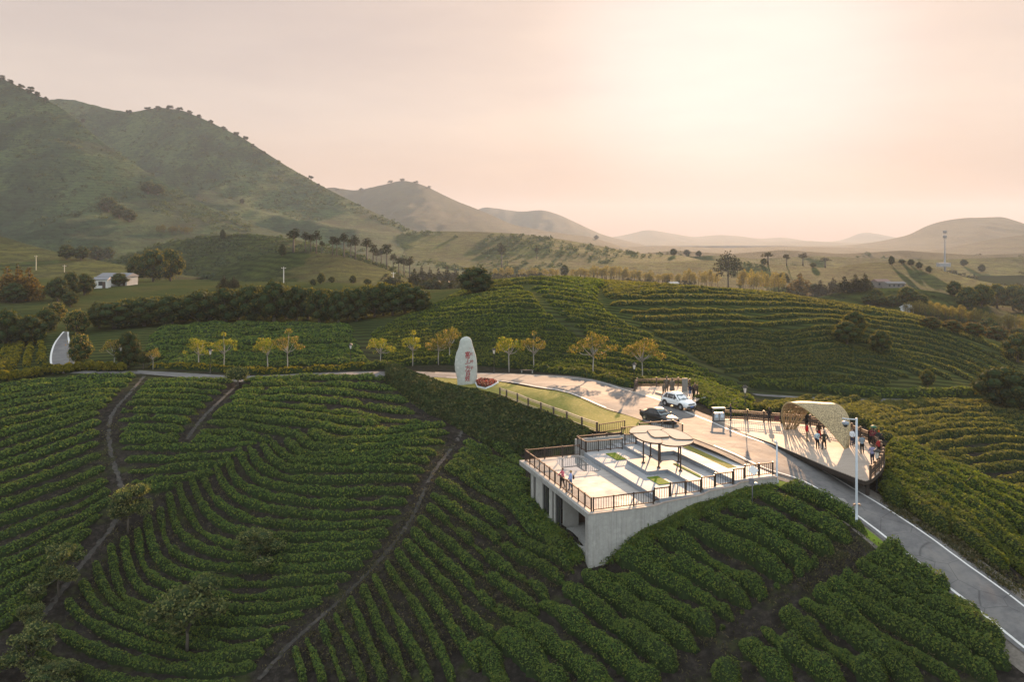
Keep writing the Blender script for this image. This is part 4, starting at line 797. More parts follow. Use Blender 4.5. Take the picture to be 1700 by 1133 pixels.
# ------------------------------------------------------------------ round timber deck
m_deck, nt, nd, ln = new_mat('weathered deck boards'); p = N(nt, 'ShaderNodeBsdfPrincipled'); v = pos(nt, (1, 1, 1))
mp_ = N(nt, 'ShaderNodeMapping'); mp_.inputs['Rotation'].default_value = (0, 0, R(-8)); ln.new(v, mp_.inputs['Vector'])
wv = N(nt, 'ShaderNodeTexWave'); wv.bands_direction = 'Y'; wv.inputs['Scale'].default_value = 1.1; wv.inputs['Distortion'].default_value = .0; ln.new(mp_.outputs[0], wv.inputs['Vector'])
st_ = N(nt, 'ShaderNodeMapping'); st_.inputs['Scale'].default_value = (.25, 3.5, 1); ln.new(mp_.outputs[0], st_.inputs['Vector'])
r = ramp(nt, [(.3, (.30, .245, .20)), (.5, (.40, .335, .28)), (.7, (.24, .19, .155))]); ln.new(noi(nt, st_.outputs[0], 1.2, 6, .7), r.inputs[0])
gp_ = ramp(nt, [(.0, (1, 1, 1)), (.07, (0, 0, 0))]); ln.new(wv.outputs['Fac'], gp_.inputs[0])
ln.new(mixc(nt, gp_.outputs[0], r.outputs[0], (.05, .04, .03)), p.inputs['Base Color'])
mr = N(nt, 'ShaderNodeMapRange'); mr.inputs[3].default_value = .66; mr.inputs[4].default_value = .86; ln.new(noi(nt, v, .8, 4), mr.inputs[0]); ln.new(mr.outputs[0], p.inputs['Roughness']); p.inputs['Specular IOR Level'].default_value = .28
ln.new(bump(nt, wv.outputs['Fac'], .25, .008), p.inputs['Normal']); out(nt, p.outputs[0])
m_fascia = surf('dark deck edge', (.020, .014, .011), (.032, .022, .016), .6, 5)
dk = [(1183,699.5),(1200,695),(1232,696.5),(1268,699),(1296,701),(1345,706),(1390,714),(1415,721),(1444,733),(1460,745),(1469,760),(1468,772),(1461,783),(1448,795),(1437,799),(1424,795),(1380,778),(1331,757),(1281,736),(1230,718)]
dkw = [U(x, y, 0) for x, y in dk]; dsm = smoothline(np.array([[q.x, q.y] for q in dkw[:14]]), 2); dpl = [tuple(q) for q in dsm] + [(q.x, q.y) for q in dkw[14:]]
D0 = U(1330, 735, 0); deck = thing('timber_deck', 'wide fan-shaped timber deck beside the road under the woven pavilion', 'deck', (D0.x, D0.y, 0))
dl = [(x - D0.x, y - D0.y) for x, y in dpl]
MB().prism(dl, -.05, 0).build('deck_boards', m_deck, deck)
fm = MB(); n_ = len(dl)
for i in range(n_): fm.bar((*dl[i], -.20), (*dl[(i + 1) % n_], -.20), .06, .28)
fm.build('fascia', m_fascia, deck); c_ = np.mean(dl, axis=0); MB().prism([tuple(c_ + (np.array(q) - c_) * .96) for q in dl], -.6, -.051).build('substructure', m_fascia, deck)
for x, y in ((1440, 792), (1462, 775), (1455, 745), (1400, 722), (1330, 712)):
    q = U(x, y, 0); g = float(hz(q.x, q.y)); MB().bar((q.x - D0.x, q.y - D0.y, g - .3), (q.x - D0.x, q.y - D0.y, -.1), .25).build('pile', m_fascia, deck)
m_wood = surf('dark timber post', (.050, .032, .023), (.075, .05, .036), .55, 5); m_woodr = surf('timber handrail', (.24, .14, .085), (.32, .20, .125), .7, 6, spec=.25)
def prail(pl, z, label, every=1.8, h=1.05, **k): return railing([U(x, y, z) for x, y in pl], label, every, h, mat_p=m_wood, mat_r=m_woodr, capped=True, nr=2, pw=.15, **k)
prail([(1202,697),(1241,698.5),(1268,701),(1297,703)], 0, 'timber railing at the back of the deck left of the pavilion')
prail([(1297,703),(1345,708),(1390,716),(1414,723),(1443,735)], 0, 'timber railing at the back of the deck behind the pavilion')
prail([(1443,735),(1458,747),(1467,761)], 0, 'curved timber railing at the right end of the deck', 1.3); prail([(1467,761),(1466,772),(1459,783),(1445,797)], 0, 'timber railing at the near right corner of the deck', 1.5)
# small statue deck
sd = [U(*q) for q in ((1052,651,.1),(1056,643,.1),(1090,642,.1),(1126,642,.1),(1146,645,.1),(1160,652,.1),(1163,662,.1),(1150,671,.1),(1112,669,.1),(1080,660,.1))]
S0 = U(1105, 655, .1); sdk = thing('statue_deck', 'small raised timber deck with bronze statues behind the white car', 'deck', (S0.x, S0.y, 0))
MB().prism([(q.x - S0.x, q.y - S0.y) for q in sd], .06, .12).build('deck_boards', m_deck, sdk); MB().prism([((q.x - S0.x) * .98, (q.y - S0.y) * .98) for q in sd], -2.2, .059).build('substructure', m_fascia, sdk)
pl_ = [U(*q) for q in ((1088,651,.3),(1092,646,.3),(1132,648,.3),(1132,660,.3),(1108,657,.3))]; MB().prism([(q.x - S0.x, q.y - S0.y) for q in pl_], .121, .30).build('plinth', m_deck, sdk)
prail([(1054,650),(1058,643),(1090,642),(1126,642),(1145,645)], .12, 'timber railing around the back of the statue deck', 2.0)

# ------------------------------------------------------------------ woven bamboo pavilion
m_weave, nt, nd, ln = new_mat('woven bamboo'); p = N(nt, 'ShaderNodeBsdfPrincipled'); v = pos(nt, (1, 1, 1), True)
vo = N(nt, 'ShaderNodeTexVoronoi'); vo.inputs['Scale'].default_value = 13; ln.new(pos(nt, (1, 1, .45), True), vo.inputs['Vector'])
r = ramp(nt, [(.05, (.30, .23, .13)), (.4, (.46, .37, .22)), (.85, (.26, .195, .105))]); ln.new(vo.outputs['Distance'], r.inputs[0])
wk = ramp(nt, [(.44, (.45, .43, .40)), (.56, (1.15, 1.12, 1.05))]); ln.new(noi(nt, pos(nt, (1, 1, .5), True), 11, 5, .7), wk.inputs[0]); ln.new(mixc(nt, 1., r.outputs[0], wk.outputs[0], 'MULTIPLY'), p.inputs['Base Color']); p.inputs['Roughness'].default_value = .6
ln.new(bump(nt, vo.outputs['Distance'], .5, .03), p.inputs['Normal']); out(nt, p.outputs[0])
m_bam = surf('bamboo strip', (.30, .20, .095), (.42, .30, .15), .5, 5, obj=True); m_rim = surf('bamboo rim', (.40, .31, .17), (.33, .25, .13), .8, 6, obj=True)
fe = [(1303,713.5,83),(1298.5,700,82.5),(1297.5,687,82),(1300,675,81),(1308,668,80.2),(1322,671,79.5),(1339,680,78.7),(1356,694,77.7),(1372,709,77),(1387,726,76.2),(1403,746,75.3)]
be = [(1320,713,83.1),(1328,703,83.3),(1336,690,83.2),(1344,678,82.4),(1360,670.5,81),(1384,669,79.3),(1397,676,78.4),(1406,687,77.6),(1410.5,701,77),(1411,720.6,76.2),(1408.5,743.5,75.9)]
fw = resamp(smoothline(np.array([at(*q) for q in fe]), 2), 64); bw_ = resamp(smoothline(np.array([at(*q) for q in be]), 2), 64)
P0 = Vector(fw[0]); P0.z = 0; pav = thing('woven_pavilion', 'golden woven bamboo arch pavilion with saddle-shaped shell on the deck', 'pavilion', P0)
fw = fw - np.array(P0); bw_ = bw_ - np.array(P0); fw[:, 2] = np.maximum(fw[:, 2], .0); bw_[:, 2] = np.maximum(bw_[:, 2], .0)
NT = 18; tt = np.linspace(0, 1, NT); S = fw[:, None] * (1 - tt)[None, :, None] + bw_[:, None] * tt[None, :, None]
S[..., 2] += (np.sin(np.pi * tt)[None] * .18 * np.clip(S[..., 2] / 2.5, 0, 1))
ii = np.arange(64 * NT).reshape(64, NT); rng = np.random.RandomState(3); Qk = []
for i in range(9, 63):
    for j in range(NT - 1):
        if i < 19 and (rng.rand() < .30 - (i - 9) * .022 or (j % 3 == 1 and i < 13)): continue
        Qk.append((ii[i, j], ii[i, j + 1], ii[i + 1, j + 1], ii[i + 1, j]))
o = link('shell', npmesh('shell', S.reshape(-1, 3), np.array(Qk), [m_weave], smooth=True), pav); md = o.modifiers.new('thick', 'SOLIDIFY'); md.thickness = .09; md.offset = 0
rm = MB().tube([tuple(q) for q in fw], .07, 8).tube([tuple(q) for q in bw_], .07, 8).tube([tuple(q) for q in S[-1]], .06, 6); rm.build('rim', m_rim, pav)
lg = MB()
for j in range(0, NT, 2): lg.tube([tuple(S[i, j]) for i in range(0, 20)], .045, 6)
for j in range(0, NT - 2, 3):
    lg.tube([tuple(S[0, j]), tuple(S[6, j + 1]), tuple(S[14, min(j + 3, NT - 1)])], .035, 6); lg.tube([tuple(S[0, min(j + 2, NT - 1)]), tuple(S[6, j + 1]), tuple(S[14, max(j - 2, 0)])], .035, 6)
lg.build('lattice_leg', m_bam, pav)
ri = MB()
for j in range(1, NT - 1, 2): ri.tube([tuple(S[i, j] - np.array([0, 0, .07])) for i in range(8, 62, 3)], .04, 5)
for i in range(10, 62, 4): ri.tube([tuple(S[i, j] - np.array([0, 0, .10])) for j in range(0, NT, 2)], .035, 5)
ri.build('inner_ribs', m_bam, pav)
# ------------------------------------------------------------------ inscribed standing stone
m_stone = surf('pale grey boulder', (.50, .52, .49), (.40, .42, .39), .9, 1.6, spec=.2, bstr=.6, bdist=.03, detail=9, c3=(.57, .57, .53), obj=True)
m_red = surf('red carved paint', (.34, .035, .04), (.24, .03, .035), .7, 6)
sb = G1(772, 638); STN = thing('inscribed_stone', 'tall pale standing stone with red carved Chinese characters above the lawn', 'monument', sb)
PR = [(-.3,-1.0,1.5,.62),(0,-1.04,1.56,.66),(.9,-1.10,1.62,.70),(2.0,-1.37,1.70,.72),(2.75,-1.43,1.68,.72),(3.6,-1.36,1.55,.68),(4.4,-1.16,1.34,.60),(4.95,-.90,1.18,.54),(5.5,-.78,1.02,.50),(5.95,-.70,.93,.44),(6.3,-.50,.74,.34),(6.48,-.14,.50,.20),(6.54,.12,.3,.06)]
zz = np.linspace(-.3, 6.54, 46); pr = np.array(PR); xl = np.interp(zz, pr[:, 0], pr[:, 1]); xr = np.interp(zz, pr[:, 0], pr[:, 2]); dp = np.interp(zz, pr[:, 0], pr[:, 3])
def stone_y(x, z):
    a, b, d = np.interp(z, zz, xl), np.interp(z, zz, xr), np.interp(z, zz, dp); c = (a + b) / 2; hw = (b - a) / 2
    return -d * max(0., 1 - abs((x - c) / hw) ** 2.6) ** (1 / 2.6)
nT = 40; th = np.linspace(0, 2 * np.pi, nT, endpoint=False); sg = lambda q: np.sign(q) * np.abs(q) ** (2 / 2.6)
Vx = ((xl + xr) / 2)[:, None] + ((xr - xl) / 2)[:, None] * sg(np.cos(th))[None]; Vy = dp[:, None] * sg(np.sin(th))[None]; Vz = np.broadcast_to(zz[:, None], Vx.shape)
nz = (fbm(Vx * 1.1 + 7, Vz * 1.1 + Vy, 4, 4) - .47) * .16; nz = np.where((Vy < 0) & (Vx > -.15), nz * .25, nz); k_ = 1 + nz
V = np.stack([Vx * (1 + nz * .5), Vy * k_, Vz], -1); ii = np.arange(46 * nT).reshape(46, nT)
Qs = np.stack([ii[:-1], np.roll(ii[:-1], -1, 1), np.roll(ii[1:], -1, 1), ii[1:]], -1).reshape(-1, 4)
tp = len(V.reshape(-1, 3)); V2 = np.concatenate([V.reshape(-1, 3), [[.22, 0, 6.56]]])
o = link('boulder', npmesh('boulder', V2, np.concatenate([Qs, np.stack([ii[-1], np.roll(ii[-1], -1), np.full(nT, tp), np.full(nT, tp)], -1)[:0].reshape(0, 4)]), [m_stone], smooth=True), STN)
MB().add([(x, y, z) for x, y, z in V[-1]] + [(.22, 0, 6.57)], [(i, (i + 1) % nT, nT) for i in range(nT)], 0, True).build('stone_tip', m_stone, STN)
def glyph(ch, x, z, size, mat, parent, name='carved_character'):
    cu = bpy.data.curves.new('glyph', 'FONT'); cu.body = ch; cu.size = size; cu.align_x = 'CENTER'; cu.align_y = 'CENTER'; cu.offset = size * .018; cu.resolution_u = 3
    to = bpy.data.objects.new('glyph', cu); col.objects.link(to); dg = bpy.context.evaluated_depsgraph_get(); me = bpy.data.meshes.new_from_object(to.evaluated_get(dg)); bpy.data.objects.remove(to)
    for v in me.vertices:
        gx, gz = x + v.co.x * .95, z + v.co.y + v.co.x * .12; v.co = (gx, stone_y(gx, gz) - .035, gz)
    me.materials.clear(); me.materials.append(mat); me.name = name; return link(name, me, parent)
for k, (ch, px, py) in enumerate([('一', 782.6, 578), ('片', 783.4, 587.5), ('叶', 784, 599.5), ('子', 784, 610)]): glyph(ch, (px - 772) / 12.13 - .02, (638 - py) / 12.13, .50, m_red, STN)
for k, (ch, px, py) in enumerate([('富', 776.8, 588), ('了', 777.3, 596.8), ('一', 777.2, 603.2), ('方', 777.3, 610.5), ('百', 777.9, 619.3), ('姓', 777.2, 628)]): glyph(ch, (px - 772) / 12.13 - .02, (638 - py) / 12.13, .78, m_red, STN)
# flower bed beside it
fb = [G1(*q) for q in ((789,637),(799,632),(818,633),(827,637),(817,643),(806,647),(793,644))]; c = sum(fb, Vector()) / 7
FB = thing('flower_bed', 'red and pink flower bed with white edging at the foot of the stone', 'flower bed', c)
MB().prism([((q - c).x, (q - c).y) for q in fb], -.3, .14).build('soil_bed', m_path, FB)
ed = MB()
for i in range(7): ed.bar(fb[i] - c + Vector((0, 0, .1)), fb[(i + 1) % 7] - c + Vector((0, 0, .1)), .16, .28)
ed.build('edging', surf('white edging', (.68, .72, .76), (.6, .63, .66), .6, 5), FB)
rng = np.random.RandomState(12); P_ = []
pg = np.array([[(q - c).x, (q - c).y] for q in fb])
for _ in range(2600):
    i = rng.randint(7); r1, r2 = np.sort(rng.rand(2)); q = pg[i] * (r2 - r1) + pg[(i + 1) % 7] * (1 - r2); P_.append((q[0] * .95, q[1] * .95, rng.uniform(.15, .5)))
P_ = np.array(P_); nn = rng.normal(size=P_.shape); nn[:, 2] = np.abs(nn[:, 2]) + .5; nn /= np.linalg.norm(nn, axis=1)[:, None]
m_fl = leaf('flowers', [(0, (.03, .045, .02)), (.38, (.045, .06, .025)), (.45, (.28, .02, .03)), (.65, (.48, .06, .06)), (.85, (.55, .22, .20)), (1, (.6, .42, .36))], .25, .1, .3, (.4, .1, .08), 1.2)
link('blossoms', npmesh('blossoms', leafquads(P_, nn, np.full(len(P_), .11), rng), np.arange(len(P_) * 4).reshape(-1, 4), [m_fl]), FB)
# lawn fence
fp = [G1(*q) for q in ((830,659),(841,663),(859,669),(877,677),(898,685),(919,693),(941,701),(966,711),(991,719.5))]
railing([q + Vector((0, 0, .02)) for q in fp], 'dark wooden post fence along the lower edge of the lawn', 5, 1.1, mat_p=m_wood, mat_r=surf('weathered fence rail', (.26, .22, .17), (.34, .29, .23), .7, 6), nr=2, bal=False, pw=.2, name='fence')
railing([G1(995, 720) , G1(1037, 714)], 'low slatted fence at the corner of the lawn beside the stair', 1.8, .95, mat_p=m_wood, name='fence')

# ------------------------------------------------------------------ lamps, poles, small things
m_black = surf('black lamp iron', (.020, .019, .018), (.03, .028, .026), .45, 6, metal=.2)
m_lampg = surf('milky lamp glass', (.80, .77, .72), (.74, .70, .65), .3, 3)
def lamp(p, label, h=3.7):
    t = thing('street_lamp', label, 'street lamp', p, 0, 'black lantern street lamps')
    MB().lathe([(.16, 0), (.16, .12), (.10, .18), (.10, .5), (.06, .58), (.05, 1.0), (.042, h - .95), (.06, h - .9), (.06, h - .82), (.11, h - .78)], 12).build('post', m_black, t)
    MB().lathe([(.11, h - .78), (.21, h - .22)], 6, smooth=False).build('lantern_glass', m_lampg, t)
    f = MB()
    for i in range(6):
        a = math.pi * i / 3; f.bar((.115 * math.cos(a), .115 * math.sin(a), h - .78), (.215 * math.cos(a), .215 * math.sin(a), h - .21), .025)
    f.build('lantern_frame', m_black, t)
    MB().lathe([(.32, h - .22), (.33, h - .18), (.20, h - .06), (.07, h), (.03, h + .12), (.0, h + .14)], 12).build('lantern_cap', m_black, t); return t
for px, py, lb in ((582,611,'lantern lamp by the road between the two clusters of roadside trees'), (820,620,'lantern lamp just right of the standing stone'), (1053,650,'lantern lamp at the left corner of the statue deck'), (349,622,'lantern lamp between roadside trees on the left lane'), (200.5,614,'leftmost lantern lamp, near the curving lane')): lamp(G1(px, py), lb)
lamp(U(1237, 696.5, 0), 'lantern lamp behind the deck railing near the bins'); q = U(1456, 814, -1.5); lamp(Vector((q.x, q.y, float(hz(q.x, q.y)) - .02)), 'lantern lamp at the near right corner of the round deck')
q = U(1450, 735, 0); t = thing('lantern_pole', 'small green-capped lamp behind the curved deck railing', 'lamp', q); MB().tube([(0, 0, -1), (0, 0, 1.5)], .05).build('post', m_black, t); MB().lathe([(.30, 1.45), (.34, 1.52), (.1, 1.66)], 12).build('cap', surf('green lamp cap', (.03, .14, .07), (.02, .10, .05), .5, 5), t)
m_pole = surf('pale grey painted pole', (.50, .55, .60), (.44, .49, .54), .5, 3)
q = U(1422, 878, -2.25); q.z = float(hz(q.x, q.y)); hp = 8.45 + (-2.25 - q.z)
t = thing('camera_pole', 'tall pale grey pole with arm and dome camera beside the lower road', 'pole', q)
MB().lathe([(.20, 0), (.20, .05), (.10, .1), (.095, 2.0), (.08, hp)], 14).build('pole', m_pole, t)
MB().tube([(0, 0, hp - .12), (-.55, 0, hp - .08), (-1.1, 0, hp - .03)], .05, 8).build('arm', m_pole, t)
cm = MB().lathe([(.05, -.22), (.26, -.30), (.27, -.42), (.20, -.52)], 14, (-.85, 0, hp)).build('camera_housing', surf('camera housing', (.30, .34, .40), (.25, .28, .33), .4, 5), t); MB().ball((-.85, 0, hp - .54), .17, 12, 8).build('camera_dome', m_glass, cm)
MB().tube([(-.85, 0, hp - .02), (-.85, 0, hp - .24)], .03).build('camera_stem', m_pole, t)
MB().box((0, -.02, 1.75), (.5, .1, .08)).box((-.24, -.05, 1.66), (.08, .1, .12)).box((.24, -.05, 1.66), (.08, .1, .12)).build('bracket', surf('rust brown clamp', (.25, .17, .12), (.18, .12, .09), .6, 5), t)
q = BW(17.55, .15, -.7); t = thing('slim_pole', 'slim white pole at the road end of the long wall', 'pole', q)
MB().lathe([(.16, 0), (.16, .2), (.08, .3), (.065, 3.5)], 12).build('pole', m_pole, t); MB().lathe([(.05, 3.35), (.15, 3.42), (.13, 3.56), (.02, 3.62)], 12, (-.12, 0, 0)).build('camera', m_lampg, t); MB().bar((-.12, 0, 3.48), (.02, 0, 3.48), .05).build('arm', m_pole, t)
q = G1(1249, 836); t = thing('solar_insect_lamp', 'grey box lamp on a post with tilted white solar panel below the wall', 'solar lamp', q)
MB().tube([(0, 0, 0), (0, 0, 1.95)], .045).build('post', surf('grey post', (.12, .12, .14), (.16, .16, .18), .5, 5), t); MB().box((-.08, -.02, 1.75), (.36, .28, .42)).box((-.08, -.02, 1.98), (.42, .34, .05)).build('lamp_box', surf('lamp box', (.16, .16, .19), (.2, .2, .23), .5, 5), t)
MB().box((.10, .1, 2.62), (.62, .62, .04), M=Matrix.Rotation(R(48), 3, 'X') @ Matrix.Rotation(R(45), 3, 'Z')).build('solar_panel', surf('white panel', (.66, .66, .66), (.6, .6, .6), .5, 4), t); MB().bar((0, 0, 1.95), (.09, .08, 2.6), .04).build('panel_arm', m_pole, t); MB().box((.28, 0, 1.6), (.22, .12, .14)).build('battery_box', m_pole, t)
# twin bin
q = U(1193, 699.5, 0); t = thing('litter_bin', 'twin grey litter bin with canopy roof at the corner of the deck', 'litter bin', q, R(6))
MB().box((0, 0, .06), (1.25, .5, .12)).build('base', m_frame, t)
for s in (-1, 1):
    d = MB().box((s * .31, 0, .52), (.54, .46, .8)).build('bin_box', surf('bin steel', (.34, .36, .38), (.28, .3, .32), .5, 4), t); MB().box((s * .31, -.24, .62), (.30, .02, .42)).build('notice_plate', surf('blue white plate', (.50, .60, .70), (.42, .52, .62), .6, 5), d)
for s in (-1, 1): MB().box((s * .61, 0, .75), (.05, .42, 1.35)).build('side_post', m_frame, t)
MB().box((0, 0, 1.44), (1.42, .62, .07)).build('roof', surf('bin roof', (.40, .37, .34), (.34, .31, .28), .7, 5), t)
q = G1(1390, 842); mb = MB().ball((0, 0, .22), (.95, .6, .5), 18, 12); 
for i, v in enumerate(mb.v): f = 1 + .22 * (mnoise.noise(Vector(v) * 1.7) ); mb.v[i] = (v[0] * f, v[1] * f, v[2] * f)
o = mb.build('boulder', surf('grey boulder', (.30, .28, .26), (.22, .21, .20), .9, 2, bstr=.7, bdist=.04, detail=8, c3=(.36, .34, .31), obj=True)); o.location = q; tag(o, 'smooth grey boulder on the grass edge left of the road', 'boulder')
q = G1(875, 619.5); t = thing('bench', 'low dark bench on the road edge behind the lawn', 'bench', q, R(-5)); MB().box((0, 0, .42), (2.0, .5, .07)).build('seat', m_wood, t)
for s in (-.8, .8): MB().box((s, 0, .2), (.12, .44, .38)).build('leg', m_conc, t)
q = U(1137, 651, .12); t = thing('stone_plaque', 'grey stone information plaque beside the bronze statues', 'plaque', q, R(5)); MB().box((0, 0, .9), (.75, .14, 1.7)).build('slab', surf('grey slate', (.20, .20, .19), (.15, .15, .145), .6, 3, obj=True), t, bevel=.02); MB().box((0, 0, .04), (.95, .4, .08)).build('foot', m_conc, t)
q = U(1289, 702.6, 0); t = thing('railing_sign', 'small dark red sign board hung on the deck railing', 'sign', q + Vector((0, -.12, .28))); MB().box((0, 0, .25), (.55, .04, .5)).build('board', surf('dark red board', (.10, .028, .030), (.08, .022, .025), .6, 5), t); MB().box((0, .05, .25), (.4, .06, .05)).build('bracket', m_wood, t)
q = U(1168, 668, -.3); t = thing('floodlight', 'pale floodlight on a short stand at the edge of the statue deck', 'floodlight', q); MB().tube([(0, 0, -1.2), (0, 0, .25)], .04).build('stand', m_pole, t); MB().box((0, 0, .42), (.5, .3, .34), M=Matrix.Rotation(R(-25), 3, 'X')).build('lamp_head', m_pole, t)

# ------------------------------------------------------------------ cars
m_tyre = surf('tyre rubber', (.016, .016, .017), (.024, .024, .025), .85, 9); m_rim = surf('alloy rim', (.55, .56, .58), (.45, .46, .48), .3, 5, metal=.7)
m_plate = surf('blue number plate', (.045, .13, .42), (.04, .11, .36), .4, 5); m_chrome = surf('chrome', (.62, .62, .62), (.5, .5, .5), .2, 4, metal=.9); m_trim = surf('black plastic trim', (.018, .018, .019), (.026, .026, .027), .6, 8)
m_wind = surf('windscreen glass', (.10, .13, .14), (.13, .16, .17), .08, 1.2, spec=.8); m_swin = surf('side glass', (.03, .036, .04), (.04, .045, .05), .08, 1.2, spec=.8); m_hl = surf('headlight lens', (.62, .66, .70), (.5, .54, .58), .12, 3, spec=.8); m_tl = surf('tail light lens', (.32, .015, .012), (.25, .01, .01), .2, 3)
def car(p, hd, suv, paint, label):
    """x forward. body lofted through stations, cabin on top, wheels, lights, plate, mirrors"""
    t = thing('suv' if suv else 'saloon_car', label, 'car', p, math.atan2(hd[1], hd[0]))
    L = 2.25 if suv else 2.38; W = .93 if suv else .92; gc = .30 if suv else .22; belt = 1.06 if suv else .92; roof = 1.68 if suv else 1.46
    # station: x, half width, bottom z, shoulder z, top z
    if suv: stn = [(-L,.70,.55,.80,.95),(-L+.10,.84,.40,.95,1.08),(-L+.5,.92,gc,1.0,1.12),(-1.2,W,gc,1.0,1.10),(0,W,gc,.98,1.08),(.9,W,gc,.96,1.07),(1.35,.92,gc,.93,1.05),(1.8,.90,gc,.90,1.00),(L-.16,.84,.30,.82,.93),(L-.03,.74,.36,.74,.80),(L,.62,.42,.62,.66)]
    else: stn = [(-L,.66,.50,.78,.86),(-L+.10,.80,.32,.88,.98),(-L+.55,.90,gc,.90,1.0),(-1.3,W,gc,.88,.97),(0,W,gc,.86,.93),(.9,W,gc,.82,.91),(1.4,.91,gc,.78,.88),(1.9,.88,gc,.72,.80),(L-.15,.80,.26,.64,.70),(L-.03,.70,.30,.55,.60),(L,.58,.34,.48,.52)]
    vs = []; K = 12
    for x, w_, zb, zs, zt in stn:
        prof = [(-w_*.80,zb),(-w_*.97,zb+.10),(-w_,(zb+zs)/2),(-w_*.98,zs-.06),(-w_*.93,zs),(-w_*.55,zt),(w_*.55,zt),(w_*.93,zs),(w_*.98,zs-.06),(w_,(zb+zs)/2),(w_*.97,zb+.10),(w_*.80,zb)]
        vs += [(x, y, z) for y, z in prof]
    n = len(stn); fs = [(i*K+j, i*K+K+j, i*K+K+(j+1)%K, i*K+(j+1)%K) for i in range(n-1) for j in range(K)] + [tuple(range(K)), tuple(range(n*K-1, n*K-K-1, -1))]
    body = MB().add(vs, fs, 0, True).build('body', paint, t); sd = body.modifiers.new('s', 'SUBSURF'); sd.levels = sd.render_levels = 2
    # cabin: rings from belt to roof
    if suv: c0, c1, c2, c3 = 1.02, .22, -1.45, -2.05
    else: c0, c1, c2, c3 = .98, .12, -.85, -1.75
    zb = belt - .04; zr = roof; wb, wr = W * .90, W * .68
    rings = [(zb, c0, c3, wb), (zb + (zr - zb) * .5, c0 * .5 + c1 * .5 + .05, c2 * .45 + c3 * .55, (wb + wr) / 2 + .02), (zr - .07, c1 + .04, c2 - .06, wr + .02), (zr, c1 - .22, c2 + .18, wr - .12)]
    vs = []
    for z, xf, xb, w_ in rings: vs += [(xf - .10, -w_, z), (xf + .02, -w_ * .6, z), (xf + .04, 0, z), (xf + .02, w_ * .6, z), (xf - .10, w_, z), ((xf + xb) / 2, w_ * 1.02, z), (xb + .08, w_, z), (xb, w_ * .5, z), (xb, -w_ * .5, z), (xb + .08, -w_, z), ((xf + xb) / 2, -w_ * 1.02, z)]
    K2 = 11; fs = [(i*K2+j, i*K2+(j+1)%K2, (i+1)*K2+(j+1)%K2, (i+1)*K2+j) for i in range(3) for j in range(K2)] + [tuple(range(3*K2, 4*K2))]
    MB().add(vs, fs, 0, True).build('cabin', paint, t)
    def pane(nm, q, mt, parent=t, d=.012):
        q = [Vector(x) for x in q]; nrm = (q[1] - q[0]).cross(q[2] - q[0]).normalized(); c = sum(q, Vector()) / len(q)
        if nrm.dot(c - Vector((-.4, 0, .9))) < 0: nrm = -nrm; 
        return MB().add([x + nrm * d for x in q] + [x - nrm * .01 for x in q], [tuple(range(len(q)))] + [(i, (i+1) % len(q), len(q) + (i+1) % len(q), len(q) + i) for i in range(len(q))]).build(nm, mt, parent)
    z0, z1 = zb + .05, zr - .10; f = lambda z: (z - zb) / (zr - .07 - zb)
    xf = lambda z: c0 + (c1 + .04 - c0) * f(z) + .045; xb = lambda z: c3 + (c2 - .06 - c3) * f(z) - .01; wy = lambda z: (wb + (wr + .02 - wb) * f(z)) * 1.0
    mid = .04
    pane('windscreen', [(xf(z0) - .05, -wy(z0) * .88, z0), (xf(z0) + .01, 0, z0), (xf(z0) - .05, wy(z0) * .88, z0), (xf(z1) - .05, wy(z1) * .86, z1), (xf(z1) + .01, 0, z1), (xf(z1) - .05, -wy(z1) * .86, z1)], m_wind, d=.03)
    pane('rear_window', [(xb(z0 + .05), -wy(z0) * .75, z0 + .05), (xb(z0 + .05), wy(z0) * .75, z0 + .05), (xb(z1), wy(z1) * .72, z1), (xb(z1), -wy(z1) * .72, z1)], m_swin)
    for s in (-1, 1):
        a = [(xf(z0) - .22, xf(z1) - .22), (.02, .0), (-.06, -.05), (-.98 if suv else -.85, -.95 if suv else -.72), (-1.06, -1.02), (xb(z0) + .30, xb(z1) + .22)]
        segs = [(0, 1), (2, 3)] + ([(4, 5)] if suv else [])
        for i, j in segs:
            x0, x1 = a[i]; x2, x3 = a[j]; pane('side_window', [(x0, s * wy(z0) * 1.01, z0), (x2, s * wy(z0) * 1.03, z0), (x3, s * wy(z1) * 1.03, z1), (x1, s * wy(z1) * 1.01, z1)], m_swin, d=.02)
        MB().box((.72, s * (W + .10), belt + .08), (.16, .22, .14)).build('mirror', paint, t, bevel=.03)
        for x in (1.36, -1.34):
            r = .36 if suv else .33; y = s * (W - .10)
            w_ = MB().lathe([(r - .1, -.11), (r - .02, -.11), (r, -.07), (r, .07), (r - .02, .11), (r - .1, .11)], 20); M_ = Matrix.Rotation(R(90), 3, 'X')
            w_.v = [tuple(M_ @ Vector(v) + Vector((x, y, r))) for v in w_.v]; w_.build('tyre', m_tyre, t)
            rm = MB().lathe([(.02, .115), (.07, .125), (r - .12, .10), (r - .09, .112), (r - .08, .08)], 20); rm.v = [tuple(M_ @ Vector((v[0], v[1], -s * v[2])) + Vector((x, y, r))) for v in rm.v]; rm.build('rim', m_rim, t)
            ar = MB(); pa = [(x + (r + .07) * math.cos(q), s * (W + .006), r + (r + .07) * math.sin(q)) for q in np.linspace(0, math.pi, 14)]; ar.tube(pa, .045, 6); ar.build('wheel_arch', m_trim, t)
            ds = MB().lathe([(r + .05, -.02), (r + .05, .02)], 18); ds.v = [tuple(M_ @ Vector(v) + Vector((x, s * (W - .02), r + .02))) for v in ds.v]; ds.build('arch_liner', m_trim, t)
        hx = L - .14; hz_ = .78 if suv else .62
        pane('headlight', [(hx + .04, s * .50, hz_ - .06), (hx - .20, s * .86, hz_ - .02), (hx - .24, s * .84, hz_ + .10), (hx - .02, s * .52, hz_ + .06)], m_hl, d=.05)
